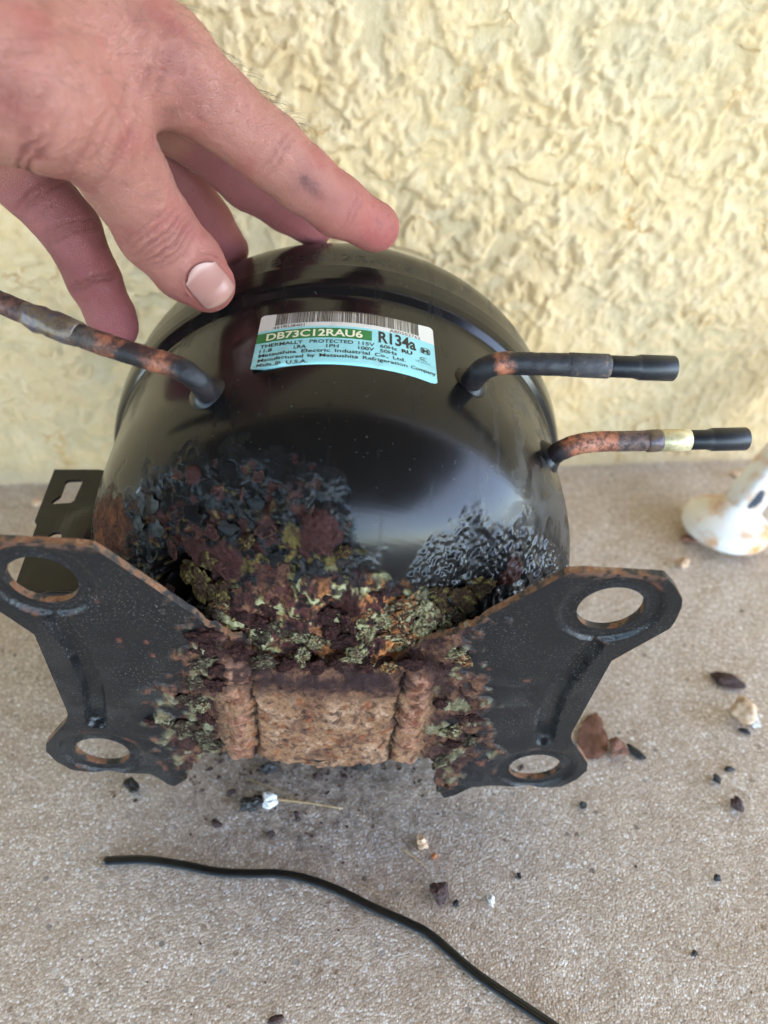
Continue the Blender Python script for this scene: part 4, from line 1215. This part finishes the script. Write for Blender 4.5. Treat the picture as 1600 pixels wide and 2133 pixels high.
# refine once (Catmull-Clark), then settle on the surface and carve the creases
tmp = link_mesh('tmp', HV, HF, M['black'])
md = tmp.modifiers.new('s', 'SUBSURF'); md.levels = 1; md.render_levels = 1
dgp = bpy.context.evaluated_depsgraph_get(); dgp.update()
me2 = bpy.data.meshes.new_from_object(tmp.evaluated_get(dgp))
HV = np.zeros(len(me2.vertices) * 3); me2.vertices.foreach_get('co', HV); HV = HV.reshape(-1, 3)
HF = np.zeros(len(me2.loops), np.int32); me2.loops.foreach_get('vertex_index', HF); HF = HF.reshape(-1, 4)
tm = tmp.data; bpy.data.objects.remove(tmp); bpy.data.meshes.remove(tm); bpy.data.meshes.remove(me2)
G = sdf_grad(HV)
HV = HV - G * hand_sdf(HV)[:, None] * 0.9
CAMP = np.array([0, 0, CAM_H * 1000])
skin_d = np.zeros(len(HV)); flush = np.zeros(len(HV))
nz2 = fbm(HV / 6.0, 3)
def crease(A, B, off, amp, sig, halfw, bow=0.0, facing=None):
    """furrow across the bone A->B at off mm from A, on the side towards the camera"""
    global skin_d
    a = (B - A) / np.linalg.norm(B - A)
    n = CAMP - A; n = n - a * (n @ a); n /= np.linalg.norm(n)
    l_ = np.cross(a, n)
    rel = HV - A
    xa = rel @ a; xl = rel @ l_; xn = rel @ n
    k = (xn > 0) & (np.abs(xl) < halfw) & (np.abs(xa - off) < 9)
    xx_ = xa - off - bow * (xl / halfw) ** 2 * 3 + 0.9 * nz2
    win = np.clip(1 - (np.abs(xl) / halfw) ** 3, 0, 1) * sst(0, 4, xn) * k
    skin_d -= amp * np.exp(-(xx_ / sig) ** 2) * win
PT = lambda seg, i=0: seg[i][0]
tI = thumb[2][1][0]; tA_ = thumb[2][0][0]; tE = thumb[3][1][0]
for off, am, bw_ in ((-5.5, 0.45, 0.6), (-2.6, 0.75, 0.3), (-0.4, 0.55, 0.1), (2.0, 0.85, -0.2), (4.4, 0.5, -0.5), (6.6, 0.35, -0.8), (-8.0, 0.3, 0.8)):
    crease(tI, tE, off, am * 1.25, 0.75, 13, bw_)
iP = index[1][1][0]; iD = index[3][1][0]
for off in (-1.5, 0.8): crease(iP, index[2][1][0], off, 0.40, 0.8, 9, 0.3)
for off in (-1.2, 0.8): crease(iD, index[4][1][0], off, 0.38, 0.7, 8, 0.2)
pk1 = pinky[1]; pk2 = pinky[2]; pk3 = pinky[3]
for off in (5.0, 7.2): crease(pk1[0][0], pk1[1][0], off, 0.9, 0.8, 12, 0.2)
for off in (-1.2, 0.6, 2.2): crease(pk2[0][0], pk2[1][0], off, 0.7, 0.75, 11, 0.2)
for off in (-0.6, 1.0): crease(pk3[0][0], pk3[1][0], off, 0.8, 0.7, 10, 0.2)
# wrinkles at the thumb base and web
tb0, tb1 = thumb[0][0][0], thumb[0][1][0]
vein = np.exp(-(fbm(HV / np.array([22.0, 22.0, 22.0]) + 71, 2) / 0.06) ** 2) * sst(75, 45, np.linalg.norm(HV - at(150, 60, 0.2) * 1000, axis=1))
skin_d += 0.16 * vein
for off, am in ((6, 0.2), (12, 0.28), (17, 0.22), (21.5, 0.4), (25, 0.28), (30, 0.35)): crease(tb0, tb1, off + 2, am, 1.1, 15, 0.8)
for off in (-7, -3, 1.5, 6, 10): crease(palm[6][1][0], index[0][1][0], off, 0.28, 1.0, 12, 0.8)
# tendon and vein relief on the back of the hand
skin_d += 0.8 * fbm(HV / np.array([16, 16, 16]), 2) * sst(60, 20, np.linalg.norm(HV - palm[1][0][0], axis=1) - 40)
fine = fbm(HV / 2.2, 3)
skin_d += 0.13 * fine
nc = at(430, 584, 0.2475) * 1000
e_t = at(462, 623, 0.2500) * 1000 - at(400, 547, 0.2470) * 1000; e_t /= np.linalg.norm(e_t)
e_n = CAMP - nc; e_n -= e_t * (e_n @ e_t); e_n /= np.linalg.norm(e_n)
e_l = np.cross(e_t, e_n)
nr_ = HV - nc
na = (nr_ @ e_l) / 6.4; nb2 = (nr_ @ e_t) / 6.6
kd = (np.abs(na) ** 3.5 + np.abs(nb2) ** 3.5) ** (1 / 3.5)
nside = (nr_ @ e_n > -12) & (kd < 2)
skin_d += nside * sst(0.7, -0.2, nb2) * (0.85 * np.exp(-((kd - 1.13) / 0.11) ** 2) - 0.35 * (kd < 0.95))
nail_red = nside * np.exp(-((kd - 1.05) / 0.12) ** 2)
HV2 = HV + G * skin_d[:, None]
tips = [thumb[-1][1][0], index[-1][1][0], middle[-1][1][0], ring_[-1][1][0], pinky[-1][1][0]]
for tp, rr_ in zip(tips, (26, 44, 44, 60, 62)):
    flush = np.maximum(flush, sst(rr_, 6, np.linalg.norm(HV - tp, axis=1)))
redd = np.clip(flush * 0.8 + 0.5 * sst(0.15, 0.6, fbm(HV / 14.0 + 7, 3)), 0, 1)
low = sst(0.9, 1.7, 1.7 - 0 * redd) * 0
c = np.tile(np.array((0.41, 0.168, 0.115)), (len(HV), 1))
c = mixc(c, (0.38, 0.088, 0.072), redd * 0.9)
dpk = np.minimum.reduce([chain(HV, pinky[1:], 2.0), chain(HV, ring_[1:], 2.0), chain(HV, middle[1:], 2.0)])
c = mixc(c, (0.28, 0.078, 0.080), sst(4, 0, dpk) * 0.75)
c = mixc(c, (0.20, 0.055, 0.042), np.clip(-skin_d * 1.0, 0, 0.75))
c = mixc(c, (0.24, 0.075, 0.055), 0.55 * nail_red)
# grease smudge on the index finger
sma = at(636, 378, 0.2450) * 1000; smb = at(676, 416, 0.2490) * 1000
smt = np.clip((HV - sma) @ (smb - sma) / ((smb - sma) @ (smb - sma)), 0, 1)
dsm = np.linalg.norm(HV - sma - smt[:, None] * (smb - sma), axis=1)
c = mixc(c, (0.035, 0.018, 0.018), 0.85 * sst(3.4, 0.5, dsm + 1.3 * fbm(HV / 2.6, 3) + 1.2 * np.abs(fbm(HV / 0.9, 2))))
c = mixc(c, (0.20, 0.065, 0.055), 0.40 * sst(9.0, 1.0, dsm + 2 * fbm(HV / 4.0, 3)))
dirt = sst(0.25, 0.5, fbm(HV / 3.0 + 33, 4)) * sst(26, 5, np.linalg.norm(HV - tips[1], axis=1))
c = mixc(c, (0.16, 0.06, 0.055), 0.4 * dirt)
def mat_skin():
    mm = NT('skin')
    colr = mm.attr('Col', 'Color')
    n1 = mm.noise(260, 4, 0.6)
    cc_ = mm.mix(mm.ramp(n1, [(0.35, 0.0), (0.75, 0.28)]), colr, (0.36, 0.11, 0.08))
    v = mm.voro(1500, 'DISTANCE_TO_EDGE')
    lines = mm.noise(620, 3, 0.6, dist=1.2)
    hgt_ = mm.math('ADD', mm.math('ADD', mm.ramp(v, [(0.0, 0.0), (0.14, 1.0)]), mm.math('MULTIPLY', n1, 1.2)), mm.math('MULTIPLY', lines, 1.6))
    mm.b.inputs['Subsurface Weight'].default_value = 0.14
    mm.b.inputs['Subsurface Radius'].default_value = (1.0, 0.35, 0.2)
    mm.b.inputs['Subsurface Scale'].default_value = 0.0025
    return mm.fin(cc_, mm.ramp(n1, [(0.3, 0.42), (0.7, 0.58)]), mm.bump(hgt_, 0.00022, 0.9), spec=0.45)
M['skin'] = mat_skin()
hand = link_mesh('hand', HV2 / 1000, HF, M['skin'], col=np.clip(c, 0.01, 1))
tag(hand, 'bare hand reaching in from the left, fingertips holding the compressor', 'hand')
# thumb nail
def cast(p, dirv, it=30):
    q_ = p.copy()
    for _ in range(it):
        q_ = q_ + dirv * hand_sdf(q_)[:, None]
    return q_
# the thumb is turned: its nail faces up and to the right of the camera
e_l = np.cross(e_t, e_n)
nu, nv = 25, 33
NV = []
for j in range(nv):
    b_ = -1 + 2 * j / (nv - 1)
    for i in range(nu):
        a_ = -1 + 2 * i / (nu - 1)
        wdt = 6.4 * (1 - 0.10 * b_ * b_)
        ln = 6.6
        rb_c = b_ * ln
        if b_ > 0.6: rb_c -= (b_ - 0.6) * 5.0 * a_ ** 2
        if b_ < -0.6: rb_c += (-0.6 - b_) * 6.5 * a_ ** 2
        NV.append(nc + e_n * 12 + e_t * rb_c + e_l * a_ * wdt)
NV = np.array(NV)
NVs = cast(NV, -e_n[None, :])
aa = np.tile(np.linspace(-1, 1, nu), nv); bb = np.repeat(np.linspace(-1, 1, nv), nu)
# nail plate is flatter along its length than the pulp and stands clear at the free edge
NVs = NVs + e_n * (0.25 + 0.75 * sst(0.2, 1.0, bb) + 0.35 * (1 - aa ** 2))[:, None]
def mat_nail():
    mm = NT('fingernail')
    b_ = mm.attr('nb')
    cc_ = mm.ramp(b_, [(0.0, srgb(140, 92, 80)), (0.10, srgb(172, 136, 122)), (0.22, srgb(152, 106, 94)), (0.84, srgb(158, 112, 98)), (0.93, srgb(164, 122, 104)), (1.0, srgb(146, 106, 88))])
    ridg = mm.noise(300, 2, 0.5)
    mm.b.inputs['Subsurface Weight'].default_value = 0.1
    mm.b.inputs['Subsurface Scale'].default_value = 0.001
    return mm.fin(cc_, 0.30, mm.bump(ridg, 0.0001, 0.4))
nail = link_mesh('fingernail', NVs / 1000, grid_faces(nv, nu)[:, ::-1], mat_nail(), hand, attrs={'nb': (bb + 1) / 2})
nail['label'] = 'short square thumbnail'
sd_ = nail.modifiers.new('thickness', 'SOLIDIFY'); sd_.thickness = 0.0005; sd_.offset = -1
# cuticle fold around the nail is part of the skin: push it up a little
# fine hairs on the back of the hand and the index finger
hairV, hairF = [], []
def hair(p, dirv, nrm, ln, bend, rad=0.035):
    P = []
    side = np.cross(dirv, nrm)
    for t in np.linspace(0, 1, 7):
        P.append(p + dirv * ln * t + nrm * (0.5 + 1.8 * math.sin(t * 2.2)) * ln * 0.16 + side * bend * ln * t * t)
    P = np.array(P)
    V, F = tube_geo(P, np.linspace(rad, rad * 0.3, 7), 4, caps=False, up=tuple(nrm))
    k = sum(len(v) for v in hairV)
    hairV.append(V); hairF.extend([tuple(i + k for i in f) for f in F])
vis = ((CAMP - HV) * G).sum(1) / np.linalg.norm(CAMP - HV, axis=1)
reg = np.where((vis > -0.15) & (np.linalg.norm(HV - at(160, 60, 0.20) * 1000, axis=1) < 38))[0]
reg2 = np.where((vis > -0.35) & (vis < 0.5) & ((np.linalg.norm(HV - at(560, 200, 0.235) * 1000, axis=1) < 13) | (np.linalg.norm(HV - at(500, 145, 0.23) * 1000, axis=1) < 9)))[0]
reg3 = np.where((vis > 0.2) & (np.linalg.norm(HV - at(320, 400, 0.235) * 1000, axis=1) < 9))[0]
r6 = np.random.default_rng(3)
hd = at(300, 200, 0.22) * 1000 - at(50, 0, 0.21) * 1000; hd /= np.linalg.norm(hd)
for rgn, cnt, ln0 in ((reg, 150, 7.5), (reg2, 42, 6.0), (reg3, 16, 3.5)):
    if len(rgn) == 0: continue
    for i in r6.choice(rgn, cnt):
        n = G[i]; dv = hd + 0.45 * r6.normal(size=3); dv -= n * (dv @ n); dv /= np.linalg.norm(dv)
        hair(HV2[i], dv, n, ln0 * r6.uniform(0.6, 1.4), r6.uniform(-0.6, 0.6), 0.045)
M['hair'] = mat_noise('brown_hair', [(0.3, (0.05, 0.028, 0.018)), (0.8, (0.09, 0.05, 0.03))], 50, 0.45)
hr_o = link_mesh('hair', np.vstack(hairV) / 1000, hairF, M['hair'], hand)
hr_o['kind'] = 'stuff'

# ------------------------------------------------------------------ cord on the floor
cp_px = [(217, 1793), (300, 1791), (375, 1801), (450, 1816), (520, 1820), (575, 1820), (630, 1829), (700, 1853), (775, 1890), (850, 1923), (900, 1951), (987, 2025), (1075, 2086), (1150, 2136), (1240, 2200)]
cpath = spline([fl(px_, py_, 0.0015) for px_, py_ in cp_px], 170)
def cord_section(t):
    k = 1 + 0.13 * np.cos(2 * t) + 0.05 * np.cos(6 * t)
    return np.cos(t) * 1.12 * k * np.where(np.abs(np.sin(t)) > 0.93, 0.9, 1.0), np.sin(t) * 0.80 * (1 - 0.20 * np.exp(-(np.cos(t) / 0.16) ** 2))
V, F = tube_geo(cpath, 0.00138, 40, section=cord_section)
cord = link_mesh('cord', V, F, M['cordm'])
tag(cord, 'thin black ribbed cord lying across the concrete in front', 'cord')
cut = tube_geo([cpath[0] - 0.0015 * (cpath[1] - cpath[0]) / np.linalg.norm(cpath[1] - cpath[0]), cpath[0] + 0.0004 * (cpath[1] - cpath[0])], 0.0006, 10)
# ------------------------------------------------------------------ white furniture leg on the right
def mat_leg():
    mm = NT('chipped_white_paint')
    rst = mm.ramp(mm.noise(42, 6, 0.62), [(0.46, 0.0), (0.62, 1.0)])
    cc_ = mm.mix(rst, srgb(236, 234, 228), srgb(206, 150, 84))
    return mm.fin(cc_, 0.45, mm.bump(mm.noise(150, 4, 0.6), 0.0006, 0.4))
M['legm'] = mat_leg()
lf_ = fl(1512, 1163)
leg = empty('furniture_leg', tuple(lf_ + np.array([0.004, 0.020, 0])))
tag(leg, 'white painted furniture leg with a round rusty foot, right of the compressor', 'furniture leg')
prfd = [(0.0, 0.0215), (0.001, 0.0238), (0.003, 0.0250), (0.007, 0.0253), (0.0100, 0.0245), (0.0122, 0.0220), (0.0140, 0.0180), (0.0156, 0.0138), (0.0185, 0.0108), (0.0215, 0.0096)]
tt = np.linspace(0, 2 * np.pi, 48, endpoint=False)
ldir = at(1615, 965, 0.428) - at(1503, 1095, 0.435); ldir = ldir / np.linalg.norm(ldir)
fdir = np.array([0.12, 0.10, 1.0]); fdir /= np.linalg.norm(fdir)
a1 = np.cross(fdir, (0, 1, 0)); a1 /= np.linalg.norm(a1); a2 = np.cross(fdir, a1)
V = np.array([fdir * h_ + (a1 * np.cos(t) + a2 * np.sin(t)) * r_l for h_, r_l in prfd for t in tt]) + np.array([0, 0, 0.0024])
F = [tuple(f) for f in grid_faces(len(prfd), 48, True)] + [tuple(range(48))[::-1], tuple((len(prfd) - 1) * 48 + k for k in range(48))]
foot = link_mesh('foot', V, F, M['legm'], leg)
foot['label'] = 'round white foot with rust stains'
def sq(t):
    c_, s_2 = np.cos(t), np.sin(t)
    k = (np.abs(c_) ** 5 + np.abs(s_2) ** 5) ** (-1 / 5)
    return c_ * k, s_2 * k
st0 = fdir * 0.012
V, F = tube_geo([st0 + ldir * d_ for d_ in np.linspace(0, 0.32, 12)], 0.0092, 32, section=sq, up=(0.5, -0.6, 0.6))
post = link_mesh('post', V, F, M['legm'], leg)
ch_n = np.cross(ldir, (0, 0, 1)); 
# a dark chip in the paint, set on the post
cpos = at(1585, 1032, 0.4185) - np.array(leg.location)
V, F = ico(3)
ax_l = ldir; nrm_c = (np.array([0, 0, CAM_H]) - np.array(leg.location)) ; nrm_c -= ax_l * (nrm_c @ ax_l); nrm_c /= np.linalg.norm(nrm_c)
sd2 = np.cross(ax_l, nrm_c)
rel0 = cpos - st0
along = rel0 @ ax_l
pc = st0 + ax_l * along + nrm_c * 0.0092 + sd2 * 0.0035
Vc = V * (1 + 0.25 * fbm(V * 1.6, 2))[:, None]
Vc = pc + Vc[:, :1] * ax_l * 0.0072 + Vc[:, 1:2] * sd2 * 0.0038 + Vc[:, 2:] * nrm_c * 0.0006
link_mesh('paint_chip', Vc, F, mat_noise('bare_grey_metal', [(0.3, srgb(70, 74, 84)), (0.8, srgb(104, 106, 112))], 200, 0.5), leg)

# ------------------------------------------------------------------ crumbs and litter on the concrete
def crumb_obj(name, px_, py_, lpx, wpx, ang, mat, label, cat, thick=0.35, sd=0, group=None):
    p = fl(px_, py_)
    zc = p[1] * cp + CAM_H * sp
    L_c = lpx * zc / PX_F * 0.5; W_c = wpx * zc / PX_F * 0.5 * 1.15
    V, F = ico(3)
    q_ = V + sd * 4.3
    f1, f2, fi = worley(q_ * 1.3)
    dsp = 1 + 0.55 * fbm(q_ * 0.9, 3) + 0.25 * (f1 - 0.5) + 0.12 * fbm(q_ * 4, 2)
    A = V * dsp[:, None]
    H_c = max(min(L_c, W_c) * thick * 1.6, 0.0003)
    ca, sa = math.cos(ang), math.sin(ang)
    X = A[:, 0] * L_c; Y = A[:, 1] * W_c; Z_ = A[:, 2] * H_c
    A = np.stack([X * ca - Y * sa, X * sa + Y * ca, Z_ - Z_.min() - 0.0001], 1)
    o = link_mesh(name, A, F, M[mat], smooth=(thick > 0.6))
    o.location = tuple(p)
    tag(o, label, cat, group)
    return o
def straw_obj(name, pts_px, wid, mat, label, cat='straw', lift=0.0006):
    P = spline([fl(a_, b_, lift) for a_, b_ in pts_px], 24)
    V, F = tube_geo(P, np.linspace(wid, wid * 0.55, len(P)), 8, sy=0.6)
    o = link_mesh(name, V, F, M[mat])
    return tag(o, label, cat)
RC = 'rust crumbs on the concrete'
crumbs = [
    ('rust_or_shade_chip', 276, 1643, 26, 34, 0.6, 'chipb', 'black scale chip below the lower left foot of the base plate', 'chip', 0.5),
    ('rust_or_shade_chip', 528, 1680, 48, 26, 0.2, 'chipb', 'black lump touching the white chip below the compressor', 'chip', 0.6),  # plain black lump beside the white chip
    ('white_chip', 562, 1675, 34, 26, 0.5, 'chipw', 'small white chip at the end of the long straw', 'chip', 0.5),
    ('rust_or_shade_chip', 452, 1718, 14, 22, 0.9, 'chipd', 'small dark red crumb left of the white chip, above the cord', 'chip', 0.6),
    ('rust_or_shade_chip', 566, 1742, 14, 12, 0.2, 'chipd', 'tiny dark crumb straight below the white chip', 'chip', 0.6),
    ('rust_or_shade_chip', 915, 1866, 36, 38, 0.3, 'chipd', 'round dark brown rust chip right of the cord, lower middle', 'chip', 0.5),
    ('rust_or_shade_chip', 950, 1884, 12, 12, 0.3, 'chipb', 'tiny black crumb next to the round brown rust chip', 'chip', 0.6),
    ('rust_flake', 1236, 1540, 56, 92, -0.35, 'chipr', 'large red brown rust flake behind the lower right bolt hole', 'flake', 0.09),
    ('rust_or_shade_chip', 1284, 1566, 36, 34, 0.4, 'chipr', 'brown rust crumb beside the large red brown flake', 'chip', 0.5),
    ('rust_or_shade_chip', 1326, 1571, 14, 36, 0.75, 'chipb', 'black sliver right of the brown rust crumb', 'chip', 0.5),
    ('rust_or_shade_chip', 1510, 1422, 60, 26, -0.35, 'chipd', 'dark brown elongated flake near the right edge', 'flake', 0.4),
    ('pebble', 1541, 1496, 40, 44, 0.4, 'chipt', 'tan pebble below the elongated dark flake at right', 'pebble', 0.8),
    ('pebble', 1566, 1504, 18, 30, 0.2, 'chipw', 'pale sliver touching the tan pebble at right', 'pebble', 0.5),
    ('rust_or_shade_chip', 1549, 1524, 24, 10, -0.5, 'chipb', 'black sliver put in as the shadow of the tan pebble', 'chip', 0.5),  # dark piece standing in for the shadow under the pebble
    ('rust_or_shade_chip', 1490, 1627, 14, 18, 0.2, 'chipb', 'dark crumb at right between the tan pebble and the brown nugget', 'chip', 0.7),
    ('rust_or_shade_chip', 1517, 1604, 22, 9, 0.1, 'chipb', 'thin dark crumb above right of the dark crumb at right', 'chip', 0.5),
    ('rust_or_shade_chip', 1531, 1680, 20, 28, 0.3, 'chipd', 'brown nugget near the right edge, below the dark crumbs', 'chip', 0.7),
    ('pebble', 1022, 1876, 14, 16, 0.2, 'chipw', 'lone white grit grain right of the round brown rust chip', 'pebble', 0.7),
    ('rust_or_shade_chip', 1081, 1826, 9, 11, 0.2, 'chipb', 'tiny black speck in the middle of the bare concrete', 'chip', 0.7),
    ('rust_or_shade_chip', 1492, 1832, 12, 12, 0.2, 'chipb', 'tiny black speck on the right, level with the cord bend', 'chip', 0.7),
    ('rust_or_shade_chip', 905, 1786, 11, 9, 0.2, 'chipo', 'bright orange rust speck above the round brown chip', 'chip', 0.7),
    ('pebble', 878, 1760, 22, 24, 0.2, 'chipt', 'tan pebble above the orange speck', 'pebble', 0.6),
    ('rust_or_shade_chip', 576, 2126, 30, 14, 0.1, 'chipd', 'dark red flake at the very bottom of the picture', 'flake', 0.4),
    ('rust_or_shade_chip', 1214, 1681, 14, 12, 0.2, 'chipb', 'small grey black crumb below the lower right bolt hole', 'chip', 0.5),
    ('rust_or_shade_chip', 1446, 1988, 14, 9, 0.2, 'chipb', 'flat dark speck low on the right', 'chip', 0.5),
    ('rust_or_shade_chip', 560, 1606, 30, 22, 0.3, 'chipb', 'black flake in the shade under the rusted panel, left one', 'chip', 0.5),
    ('rust_or_shade_chip', 760, 1600, 24, 18, 0.8, 'chipb', 'black flake in the shade under the rusted panel, right one', 'chip', 0.5),
    ('rust_or_shade_chip', 660, 1622, 16, 14, 0.8, 'chipd', 'dark crumb between the two black flakes under the rusted panel', 'chip', 0.5),
    ('rust_or_shade_chip', 483, 1652, 16, 10, 0.1, 'chipd', 'small rust crumb between the black chip and the white chip', 'chip', 0.5),
    ('rust_or_shade_chip', 618, 1698, 14, 10, 0.4, 'chipd', 'small rust crumb under the long straw', 'chip', 0.5),
    ('pebble', 1418, 1180, 24, 20, 0.2, 'chipt', 'blurred tan pebble left of the white furniture foot', 'pebble', 0.6),
    ('rust_or_shade_chip', 1436, 1128, 40, 18, 0.2, 'chipr', 'rust crumbs piled against the white furniture foot', 'chip', 0.4),
    ('pebble', 1540, 992, 30, 18, 0.1, 'chipt', 'pale yellow stucco crumb behind the white furniture foot', 'pebble', 0.5),
    ('pebble', 78, 1052, 20, 14, 0.1, 'chipt', 'pale stucco crumb on the floor left of the slotted bracket', 'pebble', 0.5),
]
for i, (nm, a_, b_, l_, w_, an, mt, lb, ct, tk) in enumerate(crumbs):
    crumb_obj(nm, a_, b_, l_, w_, an, mt, lb, ct, tk, i + 1, RC if nm == 'rust_or_shade_chip' else None)
straw_obj('straw', [(570, 1664), (640, 1672), (712, 1684)], 0.00065, 'straw', 'long pale straw lying beside the white chip')
straw_obj('straw', [(513, 1622), (565, 1640), (622, 1664)], 0.00022, 'straw', 'hair thin straw crossing above the long straw')
straw_obj('straw', [(838, 1768), (862, 1786), (886, 1804)], 0.00040, 'straw', 'short tan straw left of the orange speck')
straw_obj('straw', [(742, 1842), (768, 1854), (792, 1868)], 0.00022, 'straw', 'tiny thin straw just above the cord')
straw_obj('fibre', [(815, 1992), (850, 1985), (880, 1970), (892, 1955)], 0.00009, 'chipw', 'fine white fibre curled beside the cord', 'fibre')

# fine rust crumbs shed under and in front of the compressor: too many to count
dV, dF = [], []
r9 = np.random.default_rng(77)
V0, F0 = ico(1)
n_c = 0
while n_c < 520:
    if r9.random() < 0.86:
        px_, py_ = r9.normal(670, 190), 1560 + abs(r9.normal(0, 75))
    else:
        px_, py_ = r9.uniform(20, 1590), r9.uniform(1300, 2120)
    p = fl(px_, py_)
    if p[1] > 0.40: continue
    R = 0.00028 * math.exp(r9.normal(0, 0.55))
    A = V0 * (1 + 0.4 * r9.normal(size=(len(V0), 1))) * R * np.array([r9.uniform(0.7, 1.6), r9.uniform(0.7, 1.3), 0.55])
    an = r9.uniform(0, 6.28)
    A = np.stack([A[:, 0] * math.cos(an) - A[:, 1] * math.sin(an), A[:, 0] * math.sin(an) + A[:, 1] * math.cos(an), A[:, 2] + R * 0.4], 1) + p
    k = n_c * len(V0)
    dV.append(A); dF += [tuple(i + k for i in f) for f in F0]
    n_c += 1
dust_o = link_mesh('rust_dust', np.vstack(dV), dF, M['chipd'], smooth=False)
tag(dust_o, 'fine dark rust crumbs strewn over the concrete', 'rust crumbs', kind='stuff')
